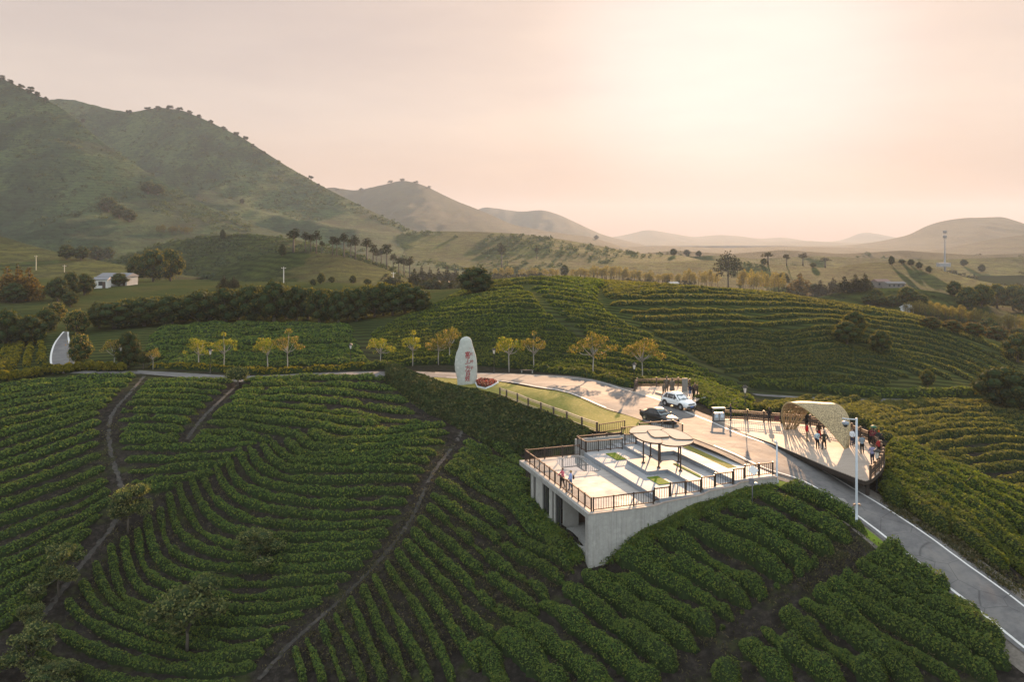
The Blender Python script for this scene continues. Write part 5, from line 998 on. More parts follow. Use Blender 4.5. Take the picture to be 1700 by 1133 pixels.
        pane('tail_light', [(-L + .04, s * .45, .88), (-L + .22, s * .86, .90), (-L + .22, s * .86, 1.02), (-L + .04, s * .45, .98)], m_tl, d=.04)
        MB().bar((-1.0, s * (W + .005), gc + .12), (1.0, s * (W + .005), gc + .12), .03, .16).build('sill_trim', m_trim, t)
        if suv: MB().bar((-1.3, s * wr * .86, roof + .05), (.05, s * wr * .86, roof + .05), .04, .05).build('roof_rail', m_chrome, t)
    gz = .74 if suv else .58
    g = MB().box((L - .03, 0, gz), (.06, .92, .13)).build('grille', m_trim, t); 
    for k in (-.03, .03): MB().box((L + .005, 0, gz + k), (.03, .88, .018)).build('grille_bar', m_chrome, g)
    e = MB(); e.tube([(L + .03, .085 * math.cos(q), gz + .085 * math.sin(q)) for q in np.linspace(0, 2 * math.pi, 17)], .012, 5)
    if suv: e.bar((L + .03, -.05, gz + .06), (L + .03, 0, gz - .07), .018).bar((L + .03, .05, gz + .06), (L + .03, 0, gz - .07), .018).bar((L + .03, -.025, gz + .05), (L + .03, 0, gz + .01), .016).bar((L + .03, .025, gz + .05), (L + .03, 0, gz + .01), .016)
    e.build('emblem', m_chrome, g)
    MB().box((L - .01, 0, .46), (.06, 1.3, .16)).build('lower_grille', m_trim, t); MB().box((L + .035, 0, .47), (.02, .46, .15)).build('number_plate', m_plate, t)
    MB().box((L - .05, 0, .30), (.06, 1.2, .06)).build('skid_plate', m_chrome if suv else m_trim, t)
    return t
paint_w = surf('white car paint', (.74, .76, .78), (.70, .72, .74), .22, 2, coat=.6); paint_k = surf('black car paint', (.012, .012, .014), (.018, .018, .02), .42, 2, spec=.3, coat=.1)
car(Vector((19.55, 93.55, .06)), (.50, -.87), True, paint_w, 'white SUV with blue number plate driving down the road'); car(Vector((15.95, 86.3, .06)), (.56, -.83), False, paint_k, 'black saloon car waiting behind the terrace railing')
# ------------------------------------------------------------------ people (one fused body each; clothes and hair are children)
m_skin = surf('skin', (.42, .25, .17), (.36, .21, .14), .6, 6, spec=.3); m_hair = surf('black hair', (.012, .010, .009), (.022, .017, .014), .5, 12); m_eye = surf('dark eye', (.015, .01, .01), None, .3, 3); m_lip = surf('lip', (.32, .12, .10), None, .5, 3)
CLO = {}
def cloth(c, rough=.85):
    if c not in CLO: CLO[c] = surf('cloth', c, tuple(x * .78 for x in c), rough, 7, spec=.15, bstr=.3, bdist=.01, obj=True)
    return CLO[c]
ARM = {  # elbow, wrist relative to the shoulder for the right side (x out, y forward is -y, z up)
 'down': ((.07, .02, -.29), (.09, -.05, -.54)), 'hip': ((.20, .10, -.24), (.02, .02, -.44)), 'fold': ((.08, -.08, -.28), (-.16, -.22, -.22)), 'phone': ((.08, -.10, -.28), (-.02, -.30, -.12)),
 'behind': ((.09, .12, -.28), (-.10, .17, -.46)), 'lens': ((.16, -.16, -.16), (-.06, -.26, .10)), 'front': ((.07, -.06, -.29), (-.10, -.22, -.42)), 'rail': ((.14, -.14, -.26), (.08, -.36, -.34)), 'pocket': ((.13, .05, -.28), (.05, -.03, -.50)), 'akimbo': ((.22, .06, -.22), (.05, -.02, -.43))}
LEG = {'stand': ((.02, -.01), (.03, .02), (-.01, 0), (.01, .03)), 'walk': ((.02, -.14), (.02, -.20), (.01, .06), (.01, .30)), 'wide': ((.06, 0), (.10, 0), (.06, .01), (.10, .02)), 'step': ((.03, -.10), (.05, -.10), (0, .0), (.0, .12))}
def person(loc, face, label, shirt, trousers, shoes=(.03, .03, .03), h=1.70, arms=('down', 'down'), legs='stand', lean=0., hair='short', hairc=None, skirt=None, bronze=None, group=None, cat='person', name='person', hat=None, head_turn=0., bulk=1., sit=False):
    t = thing(name, label, cat, loc, 0, group); s = h / 1.72; t.rotation_euler[2] = face
    V = lambda x, y, z: Vector((x * s, (y - lean * max(0, z - .9)) * s, z * s))
    mb = MB(); bones = []
    def limb(ps, rs, lab, n=10, ell=None): mb.tube(ps, [r * s * bulk for r in rs], n, ell=ell); bones.extend((ps[i], ps[i + 1], lab) for i in range(len(ps) - 1))
    # torso
    limb([V(0, .01, .80), V(0, .01, .90), V(0, 0, 1.00), V(0, -.005, 1.12), V(0, -.005, 1.26), V(0, .005, 1.38), V(0, .01, 1.45)], [.13, .165, .155, .145, .17, .165, .09], 'top', 14, [.72, .70, .68, .68, .66, .62, .7])
    limb([V(0, .01, 1.42), V(0, -.005, 1.54)], [.062, .056], 'skin')
    ct, sn = math.cos(head_turn), math.sin(head_turn)
    hd = lambda x, y, z: V(x * ct - y * sn, x * sn + y * ct, z)
    mb.ball(hd(0, -.01, 1.635), (.076 * s, .094 * s, .115 * s), 14, 10); mb.ball(hd(0, -.045, 1.575), (.05 * s, .05 * s, .05 * s), 10, 7); mb.ball(hd(0, -.105, 1.625), (.014 * s, .02 * s, .024 * s), 8, 6)
    for q in (-1, 1): mb.ball(hd(q * .078, .005, 1.625), (.012 * s, .022 * s, .032 * s), 8, 6)
    bones.append((V(0, -.01, 1.56), V(0, -.01, 1.72), 'skin'))
    fing = []
    for q, arm in ((-1, arms[0]), (1, arms[1])):
        sh = V(q * .175, .01, 1.40); e, w_ = ARM[arm]; E = sh + Vector((q * e[0], e[1], e[2])) * s; Wp = sh + Vector((q * w_[0], w_[1], w_[2])) * s
        limb([V(q * .12, .01, 1.40), sh, sh.lerp(E, .5), E], [.062, .062, .050, .042], 'top'); limb([E, E.lerp(Wp, .35), Wp], [.042, .042, .028], 'fore')
        d = (Wp - E).normalized(); hp = Wp + d * .085 * s; limb([Wp, Wp + d * .04 * s, hp], [.026, .036, .032], 'skin', 8, [.9, .6, .5])
        sd_ = d.cross(Vector((0, 1, 0.3))).normalized(); cl = d.cross(sd_).normalized()
        for k in range(4): b = hp + sd_ * (k - 1.5) * .018 * s; ln_ = (.062, .072, .068, .052)[k] * s; fing.append([b - d * .02 * s, b + d * ln_ * .55 + cl * .008 * s, b + d * ln_ * .9 + cl * .026 * s])
        b = Wp + d * .03 * s + sd_ * .03 * s; fing.append([b, b + sd_ * .025 * s + d * .03 * s, b + sd_ * .02 * s + d * .06 * s + cl * .01 * s])
    L_ = LEG[legs]
    for q, (k, a) in ((-1, L_[0:2]), (1, L_[2:4])):
        hip = V(q * .088, .01, .90); kn = V(q * (.095 + k[0]), k[1], .49); an = V(q * (.095 + a[0]), a[1] + .02, .085)
        limb([hip, hip.lerp(kn, .5), kn], [.098, .082, .058], 'leg', 12); limb([kn, kn.lerp(an, .35), an], [.058, .058, .040], 'leg', 12)
        limb([an + Vector((0, .035 * s, -.045 * s)), an + Vector((0, -.07 * s, -.05 * s)), an + Vector((0, -.165 * s, -.062 * s))], [.040, .044, .030], 'shoe', 10, [.9, .8, .7])
    if skirt: limb([V(0, .01, 1.0), V(0, .01, .75), V(0, .01, .42)], [.15, .19, .25], 'leg', 14, [.75, .8, .8])
    o = mb.build('tmp', m_skin); md = o.modifiers.new('r', 'REMESH'); md.mode = 'VOXEL'; md.voxel_size = .021 * s; md.use_smooth_shade = True
    sm_ = o.modifiers.new('s', 'SMOOTH'); sm_.iterations = 3; sm_.factor = .5
    dg = bpy.context.evaluated_depsgraph_get(); me = bpy.data.meshes.new_from_object(o.evaluated_get(dg)); bpy.data.objects.remove(o)
    nv, nf = len(me.vertices), len(me.polygons); co = np.empty(nv * 3, np.float32); me.vertices.foreach_get('co', co); co = co.reshape(-1, 3)
    no = np.empty(nv * 3, np.float32); me.vertices.foreach_get('normal', no); no = no.reshape(-1, 3)
    Fv = np.array([p_.vertices[:] if len(p_.vertices) == 4 else (*p_.vertices, p_.vertices[-1]) for p_ in me.polygons], np.int32)
    cen = co[Fv].mean(1); best = np.full(len(cen), 9.); lab = np.full(len(cen), 0); names = ['skin', 'top', 'fore', 'leg', 'shoe']
    for a, b, l in bones:
        a = np.array(a); d = np.array(b) - a; u = np.clip(((cen - a) @ d) / (d @ d + 1e-9), 0, 1); dist = np.linalg.norm(cen - a - u[:, None] * d, axis=1) - (.05 if l == 'top' and abs(a[0]) < .01 else .0) - (.03 if l == 'leg' and skirt else 0)
        k = dist < best; best = np.where(k, dist, best); lab = np.where(k, names.index(l), lab)
    lab = np.where((lab == 1) & (cen[:, 2] < .93 * s), 3, lab); lab = np.where((lab == 3) & (cen[:, 2] > .97 * s), 1, lab)
    fm = MB()
    for f in fing: fm.tube(f, [.0095 * s, .009 * s, .006 * s], 6)
    fo = np.array(fm.v); bm_ = bronze or m_skin
    tri = [f for f in fm.f]
    full = bpy.data.meshes.new('body'); full.from_pydata([tuple(x) for x in co] + fm.v, [], [tuple(dict.fromkeys(f)) for f in Fv.tolist()] + [tuple(i + nv for i in f) for f in tri]); full.materials.append(bm_); full.polygons.foreach_set('use_smooth', [True] * len(full.polygons)); full.update()
    link('body', full, t); bpy.data.meshes.remove(me)
    def shell(nm, mask, mat, d):
        if not mask.any(): return
        fs_ = Fv[mask]; u, inv = np.unique(fs_, return_inverse=True); vv = co[u] + no[u] * d
        m2 = bpy.data.meshes.new(nm); m2.from_pydata([tuple(x) for x in vv], [], [tuple(dict.fromkeys(f)) for f in inv.reshape(fs_.shape).tolist()]); m2.materials.append(mat); m2.polygons.foreach_set('use_smooth', [True] * len(m2.polygons)); m2.update(); link(nm, m2, t)
    longs = shirt[1] if isinstance(shirt, tuple) and isinstance(shirt[1], bool) else True; sc_ = shirt[0] if isinstance(shirt[1], bool) else shirt
    ms = bronze or cloth(sc_); mt = bronze or cloth(trousers); mh = bronze or cloth(shoes, .6)
    shell('shirt', (lab == 1) | ((lab == 2) & longs), ms, .014 * s); shell('skirt' if skirt else 'trousers', lab == 3, mt, .012 * s); shell('shoes', lab == 4, mh, .010 * s)
    hm = hairc and cloth(hairc) or m_hair; hm = bronze or hm; hb = MB()
    hb.ball(hd(0, .012, 1.665), (.084 * s, .098 * s, .098 * s), 14, 10)
    if hair == 'long': hb.ball(hd(0, .055, 1.56), (.082 * s, .06 * s, .13 * s), 12, 8)
    if hair == 'bob': hb.ball(hd(0, .03, 1.62), (.092 * s, .085 * s, .10 * s), 12, 8)
    # keep the face clear
    hb.v = [v if True else v for v in hb.v]; hb.build('hair', hm, t)
    if not bronze:
        em = MB()
        for q in (-1, 1): em.ball(hd(q * .030, -.096, 1.638), (.012 * s, .008 * s, .007 * s), 8, 5)
        em.build('eyes', m_eye, t); MB().ball(hd(0, -.098, 1.578), (.020 * s, .008 * s, .007 * s), 8, 5).build('mouth', m_lip, t)
    if hat: MB().lathe([(.135 * s, 0), (.14 * s, .015), (.10 * s, .03), (.09 * s, .10 * s), (.03 * s, .13 * s)], 14, hd(0, .0, 1.70)).build('hat', cloth(hat), t)
    return t
def on(px, py, z=0.): return U(px, py, z)
pi = math.pi
navy = (.018, .022, .045); black = (.012, .012, .013); khaki = (.20, .17, .11); white = (.66, .68, .72); grey = (.20, .25, .30); maroon = (.12, .025, .03); denim = (.10, .16, .27)
person(on(1213, 698), -pi * .55, 'person in dark jacket by the bins looking at a phone', navy, (.06, .06, .08), h=1.74, arms=('phone', 'down'))
person(on(1277, 703.5), pi * .95, 'person in black coat with folded arms at the back railing', black, (.03, .03, .033), (.6, .6, .6), h=1.68, arms=('fold', 'fold'))
person(on(1340, 733), pi * .35, 'person in bright red top and khaki trousers, hand on hip', (.50, .02, .03), khaki, (.03, .04, .09), h=1.74, arms=('hip', 'akimbo'), legs='wide')
person(on(1357, 745.5), pi, 'person from behind in pale blue tee with black cross strap', ((.50, .62, .70), False), black, (.40, .03, .03), h=1.68, arms=('front', 'front'))
person(on(1368, 746.5), pi * 1.05, 'person from behind in dark olive jacket and black trousers', (.035, .035, .025), black, h=1.70, arms=('akimbo', 'akimbo'), legs='wide')
person(on(1359.5, 730), pi * .85, 'person in dark coat over red dress behind the two seen from behind', (.045, .035, .028), (.36, .02, .02), h=1.66, skirt=True, hair='long', arms=('front', 'down'))
person(on(1339, 712), pi, 'person in black clothes at the railing under the pavilion arch', black, black, h=1.68, arms=('rail', 'rail'))
person(on(1414.5, 742), .15, 'person in white shirt and navy trousers holding hands in front', white, (.05, .06, .10), (.6, .6, .6), h=1.70, arms=('front', 'front'))
person(on(1420.5, 740.5), -.3, 'person in dark suit half hidden behind the tall grey pole', navy, navy, (.5, .5, .5), h=1.70)
person(on(1431, 753.5), pi * .95, 'person in grey tee and black trousers walking away', (grey, False), black, (.25, .25, .27), h=1.72, arms=('front', 'front'), legs='step')
person(on(1448, 771), pi * .97, 'person in blue grey striped shirt and navy trousers from behind', ((.22, .22, .36), False), (.02, .025, .05), h=1.72, arms=('front', 'phone'), legs='step')
gr_ = 'people gathered at the right railing'
person(on(1446, 739.5), 2.2, 'person in maroon jacket leaning at the curved railing, leftmost of the group', maroon, black, h=1.64, arms=('rail', 'rail'), lean=.18, group=gr_)
person(on(1453, 742), -2.5, 'person in dark red top with pale face at the curved railing', (.16, .04, .05), black, h=1.62, arms=('phone', 'phone'), hair='long', group=gr_)
person(on(1459, 744), 2.6, 'person with orange hair in dark vest at the curved railing', (.03, .035, .04), black, h=1.66, arms=('front', 'rail'), hairc=(.50, .12, .03), hair='bob', group=gr_)
person(on(1463.5, 749), 2.0, 'person in black at the far right of the railing group', black, black, h=1.62, arms=('fold', 'fold'), group=gr_)
person(on(1459, 757), -2.7, 'person in red scarf and dark coat near the right lamp', (.30, .03, .03), black, h=1.55, arms=('rail', 'front'), lean=.12, group=gr_)
# visitors by the statues
person(on(1146, 661.5, .12), pi * .75, 'person in navy top and blue jeans behind the white car', navy, denim, (.5, .5, .5), h=1.72)
person(on(1150.5, 663, .12), pi * .5, 'person in black coat next to blue jeans visitor', black, black, h=1.68, hair='long', arms=('phone', 'down'))
person(on(1157.5, 660, .12), -pi * .5, 'person in dark clothes with tan hair at the edge of the statue deck', (.05, .04, .035), black, h=1.64, hairc=(.30, .17, .09), arms=('front', 'down'))
person(on(1153.5, 657.5, .12), pi * .2, 'person with light brown hair half hidden among the statue visitors', (.12, .08, .06), (.05, .04, .04), h=1.62, hairc=(.34, .20, .10))
m_bronze = surf('dark bronze', (.085, .070, .055), (.13, .11, .09), .5, 4, metal=.5, obj=True)
person(on(1107, 653.5, .3), .1, 'tall bronze statue of a man, left of the bronze pair', white, white, bronze=m_bronze, h=2.1, cat='statue', name='statue', bulk=1.15, arms=('behind', 'down'), group='bronze statues'); person(on(1116, 654.5, .3), -.1, 'bronze statue in a long coat, right of the bronze pair', white, white, bronze=m_bronze, h=2.0, cat='statue', name='statue', bulk=1.2, arms=('front', 'front'), group='bronze statues', skirt=True)
person(on(1101.5, 656, .3), .3, 'small bronze statue of a child beside the bronze pair', white, white, bronze=m_bronze, h=1.35, cat='statue', name='statue', bulk=1.1, arms=('front', 'front'), group='bronze statues')
# two visitors on the wet terrace
q = on(934.5, 809.5, LZ); person(q, -pi * .35, 'person in pink top and black trousers leaning on the terrace railing', (.62, .16, .20), black, (.5, .45, .4), h=1.62, arms=('rail', 'rail'), legs='step', lean=.06, hair='bob')
q2 = on(947.5, 814.5, LZ); person(q2, -pi * .45, 'person with blond hair in pale blue shirt and jeans on the terrace', (.30, .38, .66), denim, (.04, .04, .05), h=1.64, arms=('front', 'front'), legs='step', hair='bob', hairc=(.32, .20, .07))
t = thing('shoulder_bag', 'dark brown bag carried on the back of the blond visitor', 'bag', q2 + Vector((.24, .06, .95))); MB().box((0, 0, .12), (.14, .26, .30)).build('bag_body', cloth((.05, .03, .022)), t, bevel=.04); MB().tube([(0, -.05, .26), (-.16, -.06, .46), (-.26, -.08, .40)], .012, 5).build('strap', cloth((.05, .03, .022)), t)
q = on(1357, 745.5); t = thing('cross_body_bag', 'dark navy cross-body bag on the person in pale blue', 'bag', q + Vector((-.16, -.12, .82))); MB().box((0, 0, .1), (.26, .10, .2)).build('bag_body', cloth(navy), t, bevel=.03); MB().tube([(.02, -.02, .18), (.12, -.07, .40), (.30, -.02, .62)], .014, 5).build('strap', cloth(black), t)
# ------------------------------------------------------------------ trees (unit-height meshes per kind, three variants each; every tree is a thing with its own trunk and crown)
m_bark = surf('grey brown bark', (.13, .11, .09), (.07, .058, .048), .95, 6, bstr=.6, bdist=.02, obj=True); m_pale = surf('pale bark', (.34, .32, .29), (.24, .22, .20), .9, 6, obj=True)
LF = {
 'gold': leaf('autumn golden leaves', [(0, (.06, .09, .018)), (.35, (.13, .165, .026)), (.7, (.23, .225, .035)), (1, (.36, .25, .07))], .42, .45, .9, (.12, .14, .02)),
 'copper': leaf('copper tinted leaves', [(0, (.05, .06, .02)), (.45, (.13, .13, .03)), (.8, (.25, .18, .05)), (1, (.40, .26, .16))], .4, .45, .9, (.08, .085, .02)),
 'dark': leaf('dark evergreen leaves', [(0, (.014, .022, .010)), (.4, (.032, .045, .014)), (.75, (.065, .070, .020)), (1, (.13, .11, .03))], .32, .5, .12, (.05, .042, .018)),
 'brown': leaf('rusty foliage', [(0, (.04, .032, .012)), (.5, (.10, .07, .02)), (1, (.19, .12, .035))], .35, .4, .2, (.04, .045, .016)),
 'pine': leaf('pine needles', [(0, (.012, .018, .010)), (.5, (.024, .030, .014)), (1, (.05, .048, .02))], .2, .3, .1, (.04, .035, .016)),
 'bamboo': leaf('bamboo leaves', [(0, (.10, .095, .03)), (.5, (.20, .17, .055)), (1, (.33, .26, .10))], .5, .4, .06, (.12, .095, .035)),
 'fore': leaf('field tree leaves', [(0, (.028, .046, .025)), (.3, (.07, .098, .042)), (.7, (.14, .162, .06)), (1, (.25, .235, .10))], .35, .4, .8, (.09, .075, .03)),
 'scrub': leaf('mountain scrub leaves', [(0, (.026, .042, .024)), (.5, (.045, .068, .034)), (1, (.075, .098, .045))], .3, .2, .05, (.06, .07, .035)),
 'olive': leaf('olive green leaves', [(0, (.032, .040, .014)), (.5, (.075, .080, .024)), (1, (.15, .13, .035))], .4, .45, .1, (.085, .062, .025))}
def crown_np(blobs, nper, ls, seed, rand=.55, shell=.35, asp=.62):
    rng = np.random.RandomState(seed); Pp = []; Nn = []
    for cx, cy, cz, rx, ry, rz in blobs:
        k = int(nper * 13 * (rx * ry + rx * rz + ry * rz) / 3 / (.15 ** 2)); d = rng.normal(size=(k, 3)); d /= np.linalg.norm(d, axis=1)[:, None]
        r = 1 - shell * rng.rand(k) ** 1.5 + .08 * rng.randn(k); lump = 1 + .18 * np.sin(d[:, 0] * 7 + seed) * np.sin(d[:, 1] * 6 + cz * 9) * np.sin(d[:, 2] * 8)
        Pp.append(np.array([cx, cy, cz]) + d * np.array([rx, ry, rz]) * (r * lump)[:, None]); Nn.append(d + np.array([0, 0, .3]))
    Pp = np.concatenate(Pp); Nn = np.concatenate(Nn); Nn /= np.linalg.norm(Nn, axis=1)[:, None]
    return leafquads(Pp, Nn, np.full(len(Pp), ls), rng, asp, rand)
def unit(kind, seed):
    """returns trunk MB, blobs, leaves per blob, leaf size, leaf material, bark, needs a core"""
    r = random.Random(seed * 31 + len(kind)); t = MB(); bl = []
    if kind in ('roadside', 'spread'):
        h0 = .40; t.tube([(0, 0, -.02), (.01, 0, .2), (.0, .01, h0), (.01, .0, .62)], [.022, .018, .015, .008], 7)
        nb = 15 if kind == 'roadside' else 22; W = .42 if kind == 'roadside' else .56
        for i in range(nb):
            a = 2.4 * i + r.uniform(-.4, .4); rr = W * math.sqrt((i + .4) / nb); rr *= r.uniform(.75, 1.2); z = .56 + .34 * (1 - min(1, rr / W) ** 2) * r.uniform(.5, 1.05) + r.uniform(-.05, .06); c = (rr * math.cos(a), rr * math.sin(a), z)
            q = r.uniform(.06, .13); bl.append((*c, q * 1.35, q * 1.1, q * .7))
            if i % 2 == 0: t.tube([(0, 0, h0 + .02 * (i % 5)), (c[0] * .5, c[1] * .5, (h0 + z) / 2 - .02), (c[0], c[1], z)], [.011, .008, .004], 5)
        return t, bl, 11, .024, m_pale, False
    if kind == 'round':
        t.tube([(0, 0, -.05), (0, .01, .15), (.01, 0, .4)], [.045, .035, .025], 8)
        for i in range(17):
            a = 2.4 * i; zz_ = (i + .5) / 17; rr = .34 * math.sin(math.pi * (.16 + .80 * zz_)) ; z = .18 + .68 * zz_; c = (rr * math.cos(a) * r.uniform(.7, 1.1), rr * math.sin(a) * r.uniform(.7, 1.1), z); q = r.uniform(.15, .21); bl.append((*c, q, q, q * .85))
            if i % 4 == 0: t.tube([(0, 0, .12), (c[0] * .5, c[1] * .5, z * .6), c], [.02, .013, .006], 5)
        return t, bl, 8, .028, m_bark, True
    if kind == 'field':
        t.tube([(0, 0, -.05), (.02, .01, .2), (-.01, .0, .38), (.02, 0, .6)], [.022, .018, .015, .008], 8)
        for i in range(14):
            a = 2.4 * i + r.uniform(-.5, .5); zz_ = r.random(); rr = .36 * math.sqrt(r.random()) * (1.05 - .5 * zz_) + .06; z = .32 + .54 * zz_; c = (rr * math.cos(a), rr * math.sin(a), z); q = r.uniform(.10, .18); bl.append((*c, q * 1.15, q * 1.15, q * .7))
            if i % 2 == 0: t.tube([(0, 0, .25 + .02 * i), (c[0] * .55, c[1] * .55, (z + .3) / 2), c], [.016, .011, .005], 6)
        return t, bl, 20, .024, m_bark, True
    if kind == 'pine':
        lx = r.uniform(-.03, .03); t.tube([(0, 0, -.03), (lx * .4, 0, .35), (lx, 0, .7), (lx, 0, .95)], [.034, .028, .022, .008], 6)
        for i in range(8):
            a = 2.4 * i; z = .64 + .32 * i / 8 + r.uniform(-.03, .03); rr = .13 * (1.1 - .8 * i / 8); c = (lx + rr * math.cos(a), rr * math.sin(a), z); bl.append((*c, r.uniform(.10, .15), r.uniform(.10, .15), r.uniform(.06, .09))); t.tube([(lx, 0, z - .04), c], [.005, .003], 4)
        return t, bl, 9, .03, m_bark, False
    if kind == 'conifer':
        t.tube([(0, 0, -.03), (0, 0, .9)], [.03, .006], 6)
        for i in range(11):
            z = .10 + .84 * i / 11; R_ = .26 * (1 - (i / 11.5)) + .02
            for k in range(3 if i < 7 else 1): a = 2.4 * i + 2.1 * k; c_ = R_ * .6 if i < 7 else 0; bl.append((c_ * math.cos(a), c_ * math.sin(a), z, R_ * .75, R_ * .75, .075))
        return t, bl, 7, .032, m_bark, False
    if kind == 'layered':
        t.tube([(0, 0, -.03), (.005, 0, .4), (-.01, 0, .75), (0, 0, .95)], [.020, .017, .012, .005], 7)
        for z, W, k in ((.42, .26, 3), (.54, .36, 5), (.66, .32, 5), (.78, .26, 5), (.88, .18, 4), (.96, .09, 2)):
            for i in range(k): a = 2 * math.pi * i / k + z * 9; c = (W * .72 * math.cos(a), W * .72 * math.sin(a), z + r.uniform(-.03, .03)); bl.append((*c, W * .45, W * .45, .06)); t.tube([(0, 0, z - .07), c], [.008, .004], 4)
        return t, bl, 9, .026, m_bark, False
    if kind == 'bamboo':
        for i in range(11):
            a = 2.4 * i; rr = .30 * math.sqrt((i + .5) / 11); hh = r.uniform(.6, 1.); x, y = rr * math.cos(a), rr * math.sin(a); lx, ly = r.uniform(-.08, .08), r.uniform(-.08, .08)
            t.tube([(x, y, -.03), (x + lx * .3, y + ly * .3, hh * .5), (x + lx, y + ly, hh)], [.007, .006, .002], 4); bl.append((x + lx * .8, y + ly * .8, hh * .62, .085, .085, hh * .32)); bl.append((x + lx, y + ly, hh * .88, .06, .06, .12))
        return t, bl, 22, .026, m_bark, False
    if kind == 'bush':
        t.tube([(0, 0, -.05), (0, 0, .5)], [.05, .02], 6)
        for i in range(9): a = 2.4 * i; rr = .30 * math.sqrt((i + .3) / 9); z = .48 + .22 * (1 - rr / .3) + r.uniform(-.06, .06); bl.append((rr * math.cos(a), rr * math.sin(a), z, .26, .26, .26))
        return t, bl, 5, .042, m_bark, True
CACHE = {}; CORE = {'field': .66}
def tree_meshes(kind, var, mat):
    k = (kind, var, mat)
    if k not in CACHE:
        t, bl, nper, ls, bark, core = unit(kind, var + 1)
        tm = t.build('trunk', bark); LV = crown_np(bl, nper, ls, var + 5, asp=.62 if kind != 'bamboo' else .3); n_ = len(LV); Fq = np.arange(n_).reshape(-1, 4); V = LV; mi = np.ones(len(Fq), np.int32)
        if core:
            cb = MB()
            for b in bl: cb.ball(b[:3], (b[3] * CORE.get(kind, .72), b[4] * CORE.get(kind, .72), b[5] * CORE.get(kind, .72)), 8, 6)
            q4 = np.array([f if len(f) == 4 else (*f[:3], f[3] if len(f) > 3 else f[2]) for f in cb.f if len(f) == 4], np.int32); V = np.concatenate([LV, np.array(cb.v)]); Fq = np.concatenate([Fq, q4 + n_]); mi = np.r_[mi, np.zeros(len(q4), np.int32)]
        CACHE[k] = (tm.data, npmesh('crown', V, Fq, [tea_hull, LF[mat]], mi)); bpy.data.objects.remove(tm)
    return CACHE[k]
TN = [0]
def plant(kind, mat, items, label, group, name='tree', cat='tree', wk=1., jit=0.):
    """items: base px, base py, top py, (width px): the label takes the ordinal from the left"""
    items = sorted(items, key=lambda q: q[0])
    for i, it in enumerate(items):
        px, py, ty = it[:3]; g = GH(px, py); h = max(.8, (py - ty) * g.y / F); TN[0] += 1; h *= 1 + jit * math.sin(TN[0] * 12.9898) * 1.0
        var = (TN[0] * 7) % 3; tm, cm = tree_meshes(kind, var, mat)
        nat = {'roadside': .92, 'spread': 1.25, 'round': 1.0, 'field': .95, 'pine': .42, 'conifer': .5, 'layered': .85, 'bamboo': .8, 'bush': 1.0}[kind]
        w = it[3] * g.y / F / nat if len(it) > 3 else h * wk
        lb = label.replace('%s', nth(i)) if '%s' in label else label
        t = thing(name, lb, cat, g - Vector((0, 0, .05)), (TN[0] * 2.399) % 6.28, group if len(items) > 1 else None, (w, w, h))
        link('trunk', tm, t); link('crown', cm, t)
plant('roadside', 'gold', [(330,613,556,46),(372,614,552,42),(444,618,553,44),(632,611,555,44),(685,608,550,40),(845,618,550,48)], 'small golden roadside tree behind the road, %s of them from the left', 'golden roadside trees')
plant('roadside', 'copper', [(190,614,557,40),(477,616,547,46),(728,606,553,44),(746,603,537,46),(886,616,550,44)], 'slender copper-tinted roadside tree, %s of them from the left', 'copper roadside trees')
plant('spread', 'copper', [(985,625,547,78),(1066,632,556,68)], 'broad coppery tree beside the road right of the stone, %s from the left', 'broad coppery trees')
plant('round', 'copper', [(132,606,552,46)], 'round rusty tree at the mouth of the curving lane', None); plant('round', 'dark', [(213,610,547,48)], 'dark round tree behind the leftmost lantern lamp', None)
plant('bush', 'dark', [(238,613,580,26)], 'small dark ball-shaped tree at the upper end of the gully', None); plant('bush', 'fore', [(395,641,604,38)], 'ball-shaped roadside bush at the top of the second dirt path', None); plant('roadside', 'copper', [(254,614,573,22)], 'thin little tree right of the dark ball-shaped tree', None)
plant('field', 'fore', [(212,886,799,78),(430,936,877,84),(310,1082,961,126),(98,992,901,84),(52,1048,998,52),(46,1128,1036,98),(85,1160,1096,86)], 'leafy tree standing among the foreground tea rows, %s from the left', 'trees among the foreground tea rows')
plant('round', 'dark', [(190,546,486,86),(240,542,478,80),(285,540,478,76),(330,538,476,76),(375,537,476,72),(415,536,477,70),(455,536,475,68),(492,534,482,58),(530,538,487,54),(562,537,488,52),(592,533,480,54),(622,527,474,58),(652,524,466,64),(690,520,463,64)], 'dark evergreen tree in the belt behind the left field, %s from the left', 'dark tree belt', jit=.22)
plant('round', 'olive', [(212,536,484,70),(262,534,480,70),(308,533,478,70),(352,532,476,70),(395,531,476,70),(436,530,474,66),(474,530,478,60),(511,531,484,56),(546,531,486,56),(577,531,484,54),(607,527,478,56),(637,524,470,60),(672,520,466,60)], 'olive tree in the rear row of the tree belt, %s from the left', 'rear row of the tree belt', jit=.2)
plant('round', 'dark', [(12,578,512,64),(50,572,520,56),(78,552,510,48),(165,545,500,50)], 'dark bushy tree left of the curving lane, %s from the left', 'dark trees by the lane'); plant('round', 'copper', [(92,530,500,40),(128,556,512,46)], 'rusty bushy tree near the bend of the lane, %s from the left', 'rusty trees by the lane')
plant('conifer', 'brown', [(12,500,436,44),(30,500,432,40),(48,500,436,40)], 'rust brown conifer at the left edge of the valley, %s from the left', 'rust brown conifers'); plant('round', 'dark', [(24,503,468,50)], 'dark bush in front of the rust brown conifers', None)
plant('round', 'dark', [(96,500,458,40),(118,494,450,36),(140,490,452,38),(117,510,482,32)], 'dark tree left of the white farmhouse, %s from the left', 'dark trees by the farmhouse')
plant('round', 'olive', [(228,468,420,40),(254,468,412,56),(283,467,410,50)], 'large olive tree in the clump right of the farmhouse, %s from the left', 'clump right of the farmhouse'); plant('round', 'olive', [(198,475,452,34)], 'rounded bush in front of the white farmhouse', None)
